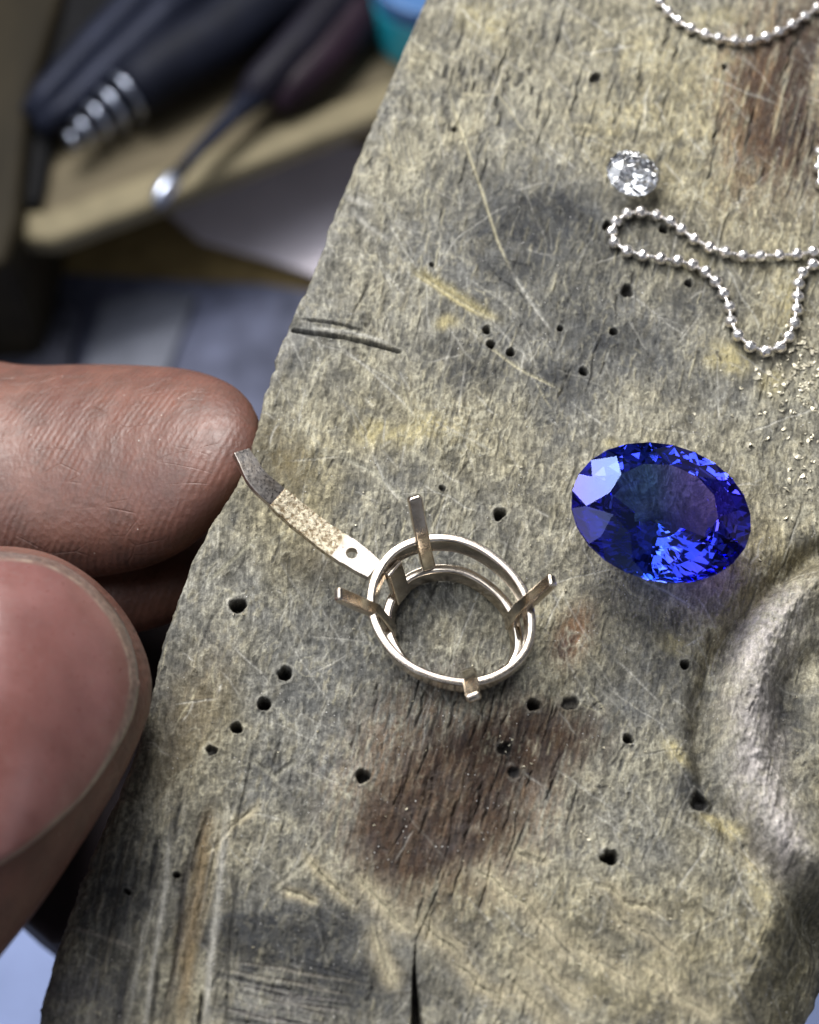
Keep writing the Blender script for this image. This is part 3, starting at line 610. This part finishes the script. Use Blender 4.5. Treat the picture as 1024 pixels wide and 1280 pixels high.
# ------------------------------------------------------------------ ball chain
bead_px = [(800, -62), (806, -40), (815, -18), (825, 2), (835, 15), (848, 27), (864, 36), (882, 43), (899, 48), (919, 51), (938, 51), (957, 47), (973, 40), (990, 31), (1006, 21), (1022, 10), (1038, 2), (1057, -3), (1076, 2), (1088, 18),
           (1092, 38), (1089, 58), (1080, 77), (1069, 95), (1058, 113), (1047, 131), (1038, 150), (1031, 170), (1025, 190), (1024, 210), (1026, 229), (1034, 248), (1044, 265), (1054, 283), (1052, 302), (1036, 314), (1016, 315), (996, 318), (974, 319),
           (951, 320), (929, 320), (907, 315), (887, 309), (868, 299), (852, 287), (839, 277), (821, 269), (801, 265), (784, 267), (770, 277), (765, 290), (768, 303), (784, 314), (804, 319), (826, 323), (847, 326), (866, 331), (882, 340),
           (895, 352), (905, 367), (912, 384), (914, 402), (923, 419), (938, 433), (957, 439), (975, 434), (986, 421), (993, 404), (996, 387), (997, 371), (998, 355), (1003, 341), (1016, 331), (1034, 327), (1053, 330), (1072, 336), (1090, 345)]
R_B = .43
def chain_pt(x, y): return P(x, y, top_z(x, y)+R_B*.92)
pts = [chain_pt(x, y) for x, y in bead_px]; c0 = pts[45]
chain = tag(empty('ball_chain', c0), 'fine silver ball chain curving in from the right edge and looping on the pin', 'chain')
bm = bmesh.new(); bmesh.ops.create_icosphere(bm, subdivisions=2, radius=R_B*K); bme = bpy.data.meshes.new('bead'); bm.to_mesh(bme); bm.free(); bme.materials.append(CHAINM)
for p in pts:
    o = bpy.data.objects.new('bead', bme); o.parent = chain; o.location = Vector(p-c0)*K
    o.rotation_euler = [rnd.uniform(0, 6.28) for _ in range(3)]; s_ = rnd.uniform(.96, 1.03); o.scale = (s_, s_, s_*.97); col.objects.link(o)
v, f = tube(pts, .13, 8); mesh_obj('link_wire', v, f, CHAINM, chain, smooth=True)

# ------------------------------------------------------------------ filings and shavings
FIL = metal_material('bright_filings', (0.72, .66, .50), .40, .4); FIL.node_tree.nodes['Principled BSDF'].inputs['Metallic'].default_value = .45
def chip(px, py, size, curl, V, Fc):
    ang = rnd.uniform(0, 6.28); x0, y0, z0 = P(px, py, top_z(px, py)); n = 5; i0 = len(V); L = size; wd = size*rnd.uniform(.22, .60)
    for i in range(n):
        s_ = (i/(n-1)-.5)*L; a = ang+curl*s_/L; cx, cy = x0+math.cos(a)*s_, y0+math.sin(a)*s_; z = z0+.05+.10*size*(1-(2*i/(n-1)-1)**2)
        nx, ny = -math.sin(a)*wd/2*(1-.6*abs(2*i/(n-1)-1)), math.cos(a)*wd/2*(1-.6*abs(2*i/(n-1)-1)); tz = rnd.uniform(-.04, .04)
        V += [(cx-nx, cy-ny, z+tz), (cx+nx, cy+ny, z-tz), (cx+nx*.7, cy+ny*.7, z-.05), (cx-nx*.7, cy-ny*.7, z-.05)]
    for i in range(n-1):
        for k in range(4): a_, b_ = i0+i*4+k, i0+i*4+(k+1) % 4; Fc.append((a_, b_, b_+4, a_+4))
    Fc += [tuple(i0+k for k in (3, 2, 1, 0)), tuple(i0+(n-1)*4+k for k in range(4))]
V, Fc = [], []
for k in range(330):
    q = rnd.random()
    if q < .50: x, y = rnd.gauss(1003, 22), rnd.gauss(462, 30)
    elif q < .68: x, y = rnd.gauss(1000, 25), rnd.gauss(540, 50)
    elif q < .76: x, y = rnd.gauss(945, 45), rnd.gauss(500, 40)
    else: x, y = rnd.uniform(300, 1020), rnd.uniform(560, 1270)
    if x > 1040 or (705 < x < 945 and 535 < y < 735): continue
    if q >= .76: chip(x, y, rnd.uniform(.10, .22), 1, V, Fc)
    else: chip(x, y, abs(rnd.gauss(.16, .16))+.10, rnd.uniform(-2, 2), V, Fc)
for hx, hy in [(298, 766), (292, 768), (304, 768), (632, 940), (637, 932), (628, 928), (664, 955), (655, 958), (640, 925), (736, 1050), (733, 1045), (726, 1040)]:
    chip(hx, hy, rnd.uniform(.15, .3), 1, V, Fc)
tag(mesh_obj('metal_filings', V, Fc, FIL, origin=P(1000, 480, 0)), 'bright specks of metal filings scattered over the wood below the chain', 'filings', kind='stuff')
for (x, y, s_, lab, cu) in [(934, 556, .85, 'curved bright metal shaving lying just right of the blue gemstone top', 2.2), (988, 515, .55, 'short pale metal shaving between the chain bottom and the scattered filings', .6),
                        (961, 467, .55, 'flat bright metal flake directly under the lowest bead of the chain', .8), (997, 572, .7, 'narrow upright metal shaving near the right edge above the hollow', .8)]:
    V, Fc = [], []; chip(x, y, s_, cu, V, Fc); tag(mesh_obj('metal_shaving', V, Fc, FIL, origin=P(x, y, 0)), lab, 'shaving', 'larger metal shavings right of the blue gemstone')
# ------------------------------------------------------------------ hand
def finger(pairs, zc, dk, n=46, seg=44, pw=2.0, lift=0.0):
    """closed body swept between upper and lower outline points (photo pixels) at centre height zc; dk = depth over half width"""
    A = spline([(a[0], a[1], b[0], b[1], z) for (a, b), z in zip(pairs, zc)], n); V = []; Fc = []
    for r_ in A:
        U = P(r_[0], r_[1], r_[4]); L = P(r_[2], r_[3], r_[4]); c = (U+L)/2; h = (U-L)/2; hl = np.linalg.norm(h)+1e-6; v = (CAM-c); v /= np.linalg.norm(v)
        for k in range(seg):
            a = 2*math.pi*k/seg; ca, sa = math.cos(a), math.sin(a); ca = math.copysign(abs(ca)**(2/pw), ca); sa = math.copysign(abs(sa)**(2/pw), sa)
            V.append(c+h*ca+v*hl*dk*sa)
    for i in range(n-1):
        for k in range(seg): k2 = (k+1) % seg; Fc.append((i*seg+k, i*seg+k2, (i+1)*seg+k2, (i+1)*seg+k))
    Fc += [tuple(range(seg))[::-1], tuple((n-1)*seg+k for k in range(seg))]
    return V, Fc
def pr_(*q): return [((a, b), (c, d)) for a, b, c, d in q]
thumb = pr_((191, 858, 191, 866), (188, 832, 187, 893), (178, 804, 175, 925), (162, 773, 158, 962), (138, 743, 133, 1007), (106, 715, 98, 1062), (62, 692, 52, 1130), (5, 683, -5, 1203), (-70, 690, -75, 1290), (-180, 720, -170, 1400), (-330, 800, -330, 1490), (-520, 880, -560, 1560))
index = pr_((327, 540, 327, 552), (323, 520, 322, 578), (308, 495, 309, 608), (282, 476, 283, 643), (240, 462, 240, 682), (190, 457, 188, 708), (120, 455, 118, 722), (30, 456, 36, 728), (-40, 447, -60, 735), (-200, 450, -200, 760), (-400, 480, -400, 860), (-560, 520, -560, 900))
middle = pr_((282, 690, 282, 720), (270, 655, 262, 742), (240, 640, 225, 775), (150, 630, 140, 800), (40, 640, 40, 830), (-120, 640, -120, 850), (-400, 660, -400, 900))
ring_f = pr_((100, 960, 100, 972), (90, 930, 86, 1000), (60, 900, 56, 1040), (20, 890, 20, 1070), (-60, 890, -60, 1180), (-250, 930, -250, 1190), (-420, 900, -420, 1150))
small_f = pr_((20, 1060, 20, 1072), (10, 1040, 4, 1100), (-20, 1030, -26, 1120), (-60, 1030, -70, 1150), (-250, 1060, -250, 1270), (-420, 1000, -420, 1230))
bodies = [finger(thumb, [2.6, 2.6, 2.8, 3.0, 3.4, 3.8, 4.4, 5, 5, 4, 1, -6], .62, pw=2.15),
          finger(index, [-1.6, -1.8, -2.4, -3.2, -4.4, -5.8, -7.4, -8.8, -9.5, -10, -12, -13], .78),
          finger(middle, [-12, -12, -12.5, -13, -14, -15, -16], .8, 24, 28), finger(ring_f, [-14, -14, -14, -14, -14, -15, -16, -18], .8, 24, 28),
          finger(small_f, [-16, -16, -16, -16, -18, -20], .8, 24, 28),
          finger(pr_((-300, 560, -300, 1300), (-380, 470, -380, 1500), (-560, 440, -600, 1600), (-900, 480, -900, 1600), (-1150, 700, -1150, 1500)), [-10, -10, -12, -14, -16], .55, 24, 40)]
V, Fc = [], []
for v, f in bodies: o0 = len(V); V += list(v); Fc += [tuple(i+o0 for i in q) for q in f]
def skin_material():
    m = M('skin'); c = m.coord(); n1 = m.noise(c, 1.6, 5, .6); n2 = m.noise(c, 14, 5, .65); fine = m.noise(c, 60, 3)
    base = m.mix(m.ramp(n1, (.35, 0), (.68, 1)), (0.205, .094, .068), (0.115, .048, .036))
    base = m.mix(m.ramp(m.noise(c, 5, 6, .7), (.45, 0), (.66, .60)), base, (0.10, .055, .042))
    wr = m.wave(m.coord((1, 1, 1), (0, 0, math.radians(25))), 7.0, 2.4, 3, .35); wr2 = m.wave(m.coord((1, 1, 1), (0, .3, math.radians(14))), 1.7, 7, 4, .25)
    rl_ = m.math('MULTIPLY', wr, m.ramp(m.noise(c, 2.2, 4), (.40, .0), (.56, 1)))
    base = m.mix(m.math('MULTIPLY', m.ramp(rl_, (.0, .30), (.5, 0)), .36), base, (0.10, .05, .04))
    sp = m.ramp(m.vor(c, 9), (.035, 1), (.05, 0)); base = m.mix(m.math('MULTIPLY', sp, .5), base, (0.8, .75, .68))
    m.set(base=base, rough=m.ramp(n2, (.3, .34), (.7, .54)), sss=.2, sssr=(1.0, .35, .2), ssss=.12, spec=.45)
    h = m.math('ADD', m.math('MULTIPLY', rl_, .45), m.math('ADD', m.math('MULTIPLY', fine, .45), m.math('ADD', m.math('MULTIPLY', m.noise(c, 22, 4), .6), m.math('MULTIPLY', wr2, .5))))
    cells = m.vor(m.coord((1, .6, 1)), 34); h = m.math('ADD', h, m.math('MULTIPLY', cells, .55)); deep = m.vor(m.coord((1, 2.4, 1), (0, 0, .35)), 3.2, 'DISTANCE_TO_EDGE')
    cr = m.math('MULTIPLY', m.ramp(deep, (.0, 1), (.03, 0)), m.ramp(m.noise(c, 2.5, 3), (.48, 0), (.60, 1))); h = m.math('SUBTRACT', h, m.math('MULTIPLY', cr, .8))
    m.bump(h, .42, .010); return m.m
SKIN = skin_material()
horg = P(60, 700, -2); tmp = mesh_obj('hand', V, Fc, None, origin=horg)
rm = tmp.modifiers.new('r', 'REMESH'); rm.mode = 'VOXEL'; rm.voxel_size = .42*K; rm.use_smooth_shade = True
sm = tmp.modifiers.new('s', 'SMOOTH'); sm.factor = .5; sm.iterations = 6
bpy.context.view_layer.update(); ev = tmp.evaluated_get(bpy.context.evaluated_depsgraph_get()); hm = bpy.data.meshes.new_from_object(ev); tmp.modifiers.clear(); tmp.data = hm
hm.materials.clear(); hm.materials.append(SKIN)
for p in hm.polygons: p.use_smooth = True
hand = tag(tmp, 'bare hand from the left, thumb and forefinger at the edge of the wooden pin', 'hand')
bvh = BVHTree.FromPolygons([tuple((np.array(v.co)/K)+horg) for v in hm.vertices], [tuple(p.vertices) for p in hm.polygons])
def on_hand(px, py):
    r = bvh.ray_cast(Vector(CAM), Vector(ray(px, py)))
    return (np.array(r[0]), np.array(r[1])) if r[0] is not None else None
nail = spline([(a, b, c_, d) for a, b, c_, d in [(167, 852, 167, 862), (164, 826, 161, 892), (152, 789, 145, 926), (131, 756, 123, 962), (101, 727, 92, 1001), (60, 704, 46, 1043), (0, 695, -8, 1080), (-80, 702, -80, 1108), (-160, 735, -150, 1110), (-250, 790, -230, 1070), (-290, 840, -280, 1010)]], 90)
NV = 60; Gn = np.zeros((90, NV, 3)); Cn = np.zeros((90, NV)); 
out = np.vstack([nail[:, :2], nail[::-1, 2:]])
for i in range(90):
    for j in range(NV):
        v_ = (1-math.cos(math.pi*j/(NV-1)))/2; x = nail[i, 0]*(1-v_)+nail[i, 2]*v_; y = nail[i, 1]*(1-v_)+nail[i, 3]*v_
        h_ = on_hand(x, y); dd = np.min(np.hypot(out[:, 0]-x, out[:, 1]-y))
        if h_ is None: h_ = (P(x, y, 5), np.array([0, 0, 1.0]))
        e_ = min(dd/5, 1); basef = ss(np.array(x), -290, -150); nn = h_[1]; vv = (CAM-h_[0]); vv /= np.linalg.norm(vv); nn = nn*.5+vv*.5; nn /= np.linalg.norm(nn)
        Gn[i, j] = h_[0]+nn*((-.15+.55*math.sqrt(max(0, 1-(1-e_)**2)))*float(basef)-.1)
        Cn[i, j] = dd
for _ in range(3): Gn[1:-1, 1:-1] = (Gn[1:-1, 1:-1]*2+Gn[:-2, 1:-1]+Gn[2:, 1:-1]+Gn[1:-1, :-2]+Gn[1:-1, 2:])/6
def nail_material():
    m = M('nail'); c = m.coord(); d = m.attr('rim', 'Fac'); n = m.noise(c, 3, 4); n2 = m.noise(c, 30, 4)
    dd = m.math('ADD', d, m.math('MULTIPLY', m.math('SUBTRACT', n, .5), .10))
    pink = m.mix(m.ramp(n, (.3, 0), (.7, 1)), (0.27, .120, .108), (0.18, .070, .060))
    b_ = m.mix(m.ramp(dd, (.10, 1), (.16, 0)), pink, m.mix(m.ramp(n2, (.35, 0), (.65, 1)), (0.24, .16, .13), (0.12, .075, .06))); b_ = m.mix(m.ramp(dd, (.02, 1), (.055, 0)), b_, (0.07, .04, .032))
    line = m.ramp(dd, (.10, 0), (.125, .9), (.15, 0)); b_ = m.mix(m.math('MULTIPLY', line, m.ramp(m.noise(c, 12, 4), (.40, .15), (.6, .9))), b_, (0.40, .31, .24)); b_ = m.mix(m.ramp(n2, (.55, 0), (.75, .25)), b_, (0.25, .17, .15))
    m.set(base=b_, rough=m.ramp(n2, (.3, .26), (.7, .42)), coat=.8, coatr=.22, sss=.2, sssr=(1, .4, .3), ssss=.08)
    wv = m.wave(m.coord((1, 1, 1), (0, 0, math.radians(-60))), 2.5, 1.5, 2, .4); m.bump(m.math('ADD', m.math('MULTIPLY', wv, .5), m.noise(c, 45, 3)), .25, .006); return m.m
nobj = grid_mesh('thumbnail', Gn, nail_material(), parent=hand); at = nobj.data.attributes.new('rim', 'FLOAT', 'POINT')
rimv = np.clip(Cn/100, 0, 1)+ss(out[:, 1].mean()*0+np.repeat(((nail[:, 1]+nail[:, 3])/2)[:, None], NV, 1)*0+np.linspace(0, 1, NV)[None, :]*np.ones((90, 1)), .62, .9)*.09
at.data.foreach_set('value', rimv.astype(np.float32).ravel())
so = nobj.modifiers.new('solid', 'SOLIDIFY'); so.thickness = .25*K; so.offset = -1
#PART3
# ------------------------------------------------------------------ what lies below and behind, out of focus
def simple(name, base, rough=.5, metal=0.0, var=.25, sc_=2.0, bump=.3, coat=0.0, stretch=(1, 1, 1), rot=(0, 0, 0)):
    m = M(name); c = m.coord(stretch, rot); n = m.noise(c, sc_, 5); m.set(spec=.15); m.set(base=m.mix(m.ramp(n, (.3, 0), (.7, 1)), tuple(v*(1-var) for v in base), tuple(min(v*(1+var), 1) for v in base)), rough=rough, metal=metal, coat=coat)
    m.bump(n, bump, .02); return m.m
def solid(name, poly, z0, z1, mat, parent=None, bev=.6):
    v, f = prism(poly, z0, z1); o = mesh_obj(name, v, f, mat, parent, origin=None if parent else (np.mean([p[0] for p in v]), np.mean([p[1] for p in v]), z0))
    if bev: bevel(o, bev, 2)
    return o
TANW = simple('tan_board', (0.14, .115, .072), .6, stretch=(.25, 1.5, 1), rot=(0, 0, -.35), sc_=1.2)
BROWNW = simple('brown_wood', (0.022, .017, .009), .6, var=.35, stretch=(1, .2, 1))
# floor cloth that fills everything below
cl = simple('blue_cloth', (0.30, .37, .62), .9, var=.10, sc_=1.5)
v = [P(-900, -500, -180), P(1900, -500, -180), P(1900, 2300, -180), P(-900, 2300, -180)]
me_c = mesh_obj('floor', v, [(0, 1, 2, 3)], simple('dark_floor', (0.055, .055, .07), .8, var=.3), origin=(0, 0, -180)); tag(me_c, kind='structure')
apron = solid('apron_cloth', [(-300, 1020), (1500, 1020), (1500, 1700), (-300, 1700)], -92, -88, cl)
tag(apron, 'pale blue cloth lying far below the lower end of the wooden pin', 'cloth')
ZB = -125
tray = tag(empty('tool_tray', P(250, 200, ZB-14)), 'pale wooden tool tray below the pin carrying dark tools, out of focus', 'tray')
solid('tray_board', [(22, 270), (60, 60), (260, -140), (900, -140), (900, 20), (480, 118), (190, 232), (60, 286), (30, 288)], ZB-4, ZB, TANW, tray, 1.0)
solid('tray_lip', [(14, 296), (20, 262), (60, 262), (190, 212), (478, 104), (900, 0), (900, 36), (480, 142), (196, 252), (66, 300)], ZB-3, ZB+1.5, simple('lip_wood', (0.23, .195, .12), .6, var=.15), tray, 1.2)
post = solid('wooden_upright', [(-200, -200), (110, -200), (75, 0), (38, 120), (24, 270), (6, 330), (-200, 340)], ZB-40, ZB+6, BROWNW, bev=1.5)
tag(post, 'brown wooden bench upright at the left edge behind the tools, blurred', 'bench leg')
gap = solid('gap_shade', [(60, -80), (330, -80), (200, 60), (110, 120), (74, 126), (50, 250), (20, 262), (34, 130)], ZB+.3, ZB+3, simple('shade_black', (0.006, .006, .007), .7), bev=1)  # black sheet added for the shade between the upright and the tools
tag(gap, 'flat black sheet standing in for the shaded gap beside the brown upright', 'shade sheet')
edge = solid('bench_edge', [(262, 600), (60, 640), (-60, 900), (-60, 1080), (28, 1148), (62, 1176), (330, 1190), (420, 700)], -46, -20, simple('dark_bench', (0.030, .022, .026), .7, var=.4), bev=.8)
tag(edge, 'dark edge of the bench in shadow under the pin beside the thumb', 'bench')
shelf = solid('lower_shelf', [(-100, 260), (40, 250), (480, 90), (700, 60), (700, 240), (440, 375), (300, 362), (160, 352), (0, 350), (-100, 350)], ZB-34, ZB-26, simple('ochre_wood', (0.30, .22, .095), .7), bev=1)
tag(shelf, 'dark ochre wooden shelf in shadow under the front edge of the tray', 'shelf')
paper = solid('paper_sheet', [(205, 262), (290, 184), (345, 165), (470, 186), (620, 170), (640, 420), (420, 352), (330, 322), (250, 300)], ZB-22, ZB-21.4, simple('lilac_paper', (0.78, .72, .78), .8, var=.10, sc_=.6), bev=0)
tag(paper, 'pale lilac sheet of paper beside the upper left edge of the pin', 'paper')
cloth = solid('grey_cloth', [(-200, 345), (60, 338), (200, 346), (330, 352), (430, 368), (640, 410), (640, 900), (-200, 900)], ZB-32, ZB-25, simple('slate_cloth', (0.12, .13, .19), .85, var=.6, sc_=.9), bev=1)
tag(cloth, 'dark slate cloth spread between the shelf and the forefinger', 'cloth')
card = solid('grey_card', [(128, 376), (190, 362), (246, 368), (206, 470), (100, 480)], ZB-24.5, ZB-23.5, simple('grey_card', (0.17, .18, .22), .6, var=.15), bev=.3)
tag(card, 'small blurred grey card lying on the dark cloth above the forefinger', 'card')
rag = solid('dark_rag', [(-60, 330), (60, 345), (100, 390), (80, 480), (-60, 480)], ZB-24.5, ZB-21, simple('dark_rag', (0.05, .052, .07), .8, var=.7, sc_=2.5), bev=.8)
tag(rag, 'crumpled dark rag at the left edge just above the forefinger', 'rag')

NAVY = simple('navy_rubber', (0.008, .0095, .018), .6, var=.25)
NAVY2 = simple('navy_metal', (0.016, .019, .034), .45, metal=.3, var=.25)
STEEL = simple('bright_steel', (0.50, .54, .66), .30, metal=1.0, var=.1)
def T(px, py, z): return P(px, py, z)
# handpiece: tapered body, strain relief rings
z_ = ZB+7
hp = tag(empty('handpiece', T(240, 60, z_)), 'thick dark navy handpiece with a ringed metal spring end lying on the tray', 'handpiece')
q = [T(x, y, z_) for x, y in [(160, 118), (176, 106), (200, 88), (270, 48), (360, -20), (470, -100), (560, -160)]]; v, f = tube(q, [4.2, 4.8, 5.3, 5.7, 6.2, 6.6, 6.8], 28); mesh_obj('body', v, f, NAVY, hp, smooth=True)
q = [T(x, y, z_-1.2) for x, y in [(88, 178), (112, 156), (162, 116)]]; v, f = tube(q, [.8, 1.4, 2.2], 16); mesh_obj('spring_core', v, f, NAVY, hp, smooth=True)
for (x, y, r_) in [(90, 176, 1.2), (104, 164, 2.1), (121, 150, 2.9), (139, 136, 3.6), (157, 121, 4.1)]:
    c = T(x, y, z_-1.0); ax = T(240, 68, z_)-T(100, 165, z_); ax /= np.linalg.norm(ax); a = np.cross(ax, [0, 0, 1]); a /= np.linalg.norm(a); b = np.cross(ax, a)
    rows = []
    for i in range(40):
        t_ = 2*math.pi*i/40; dr_ = a*math.cos(t_)+b*math.sin(t_); rows.append([c+dr_*(r_+.55*math.cos(s))+ax*.55*math.sin(s) for s in np.linspace(0, 2*math.pi, 10, endpoint=False)])
    A = np.array(rows); V = A.reshape(-1, 3); Fc = [(i*10+j, i*10+(j+1) % 10, ((i+1) % 40)*10+(j+1) % 10, ((i+1) % 40)*10+j) for i in range(40) for j in range(10)]
    mesh_obj('spring_ring', V, Fc, STEEL, hp, smooth=True)
# pliers beside it
pl = tag(empty('pliers', T(110, 80, ZB+6)), 'dark navy pliers with blunt jaws lying left of the handpiece', 'pliers')
for (pp, rr2) in [([(40, 146), (60, 118), (110, 66), (180, -4), (250, -80)], [2.2, 2.8, 3.2, 3.6, 3.8]), ([(48, 160), (80, 138), (130, 92), (200, 30), (290, -60)], [2.0, 2.6, 3.4, 4.2, 4.4])]:
    q = [T(x, y, ZB+5.5) for x, y in pp]; v, f = tube(q, rr2, 18); mesh_obj('jaw', v, f, NAVY2, pl, smooth=True)
# fine tool with a shiny tip
tl = tag(empty('hand_tool', T(300, 140, ZB+8)), 'slim dark tool with a shiny silver tip reaching past the tray edge', 'hand tool')
q = [T(x, y, ZB+7) for x, y in [(216, 226), (250, 186), (290, 146), (330, 108)]]; v, f = tube(q, [1.0, 1.1, 1.5, 2.6], 14); mesh_obj('shaft', v, f, NAVY2, tl, smooth=True)
q = [T(x, y, ZB+7.4) for x, y in [(196, 256), (202, 243), (213, 227), (225, 211)]]; v, f = tube(q, [.8, 1.5, 1.5, .8], 16); mesh_obj('tip', v, f, STEEL, tl, smooth=True)
q = [T(x, y, ZB+7) for x, y in [(305, 128), (330, 104), (380, 52), (440, -20), (500, -90)]]; v, f = tube(q, [2.0, 3.4, 3.8, 3.8, 3.6], 18); mesh_obj('handle', v, f, simple('black_grip', (0.012, .011, .018), .5), tl, smooth=True)
MAR = simple('maroon_rubber', (0.022, .012, .020), .45, var=.3)
cu = tag(empty('cutters', T(400, 60, ZB+6)), 'dark maroon handled cutters beside the teal container at the top', 'cutters')
for pp, rr2 in [([(345, 132), (372, 106), (410, 68), (445, 30), (442, -20), (440, -80)], [1.8, 3.4, 3.8, 4.0, 4.0, 4]), ([(352, 96), (375, 60), (410, 10), (450, -50)], [2.2, 3, 3.4, 3.4])]:
    q = [T(x, y, ZB+5) for x, y in pp]; v, f = tube(q, rr2, 18); mesh_obj('handle', v, f, MAR, cu, smooth=True)
# teal container
TEAL = M('teal_plastic'); TEAL.set(base=(0.03, .50, .66), rough=.25, coat=.4); BLUEP = M('blue_plastic'); BLUEP.set(base=(0.05, .15, .36), rough=.35)
tb = tag(empty('container', T(500, 30, ZB+2)), 'small teal plastic container with a blue lid at the top of the pin edge', 'container')
def disc_body(cx, cy, r0, r1, z0, z1): 
    return tube([np.array([T(cx, cy, z0)[0], T(cx, cy, z0)[1], z]) for z in (z0, (z0+z1)/2, z1)], [r0, (r0+r1)/2, r1], 36)
v, f = disc_body(528, 42, 8.0, 8.6, ZB, ZB+10); o = mesh_obj('cup', v, f, TEAL.m, tb); bevel(o, .5)
v, f = tube([np.array([T(532, 40, ZB)[0], T(532, 40, ZB)[1], z]) for z in (ZB+10, ZB+14)], [9.2, 9.2], 36); o = mesh_obj('lid', v, f, BLUEP.m, tb); bevel(o, .6)
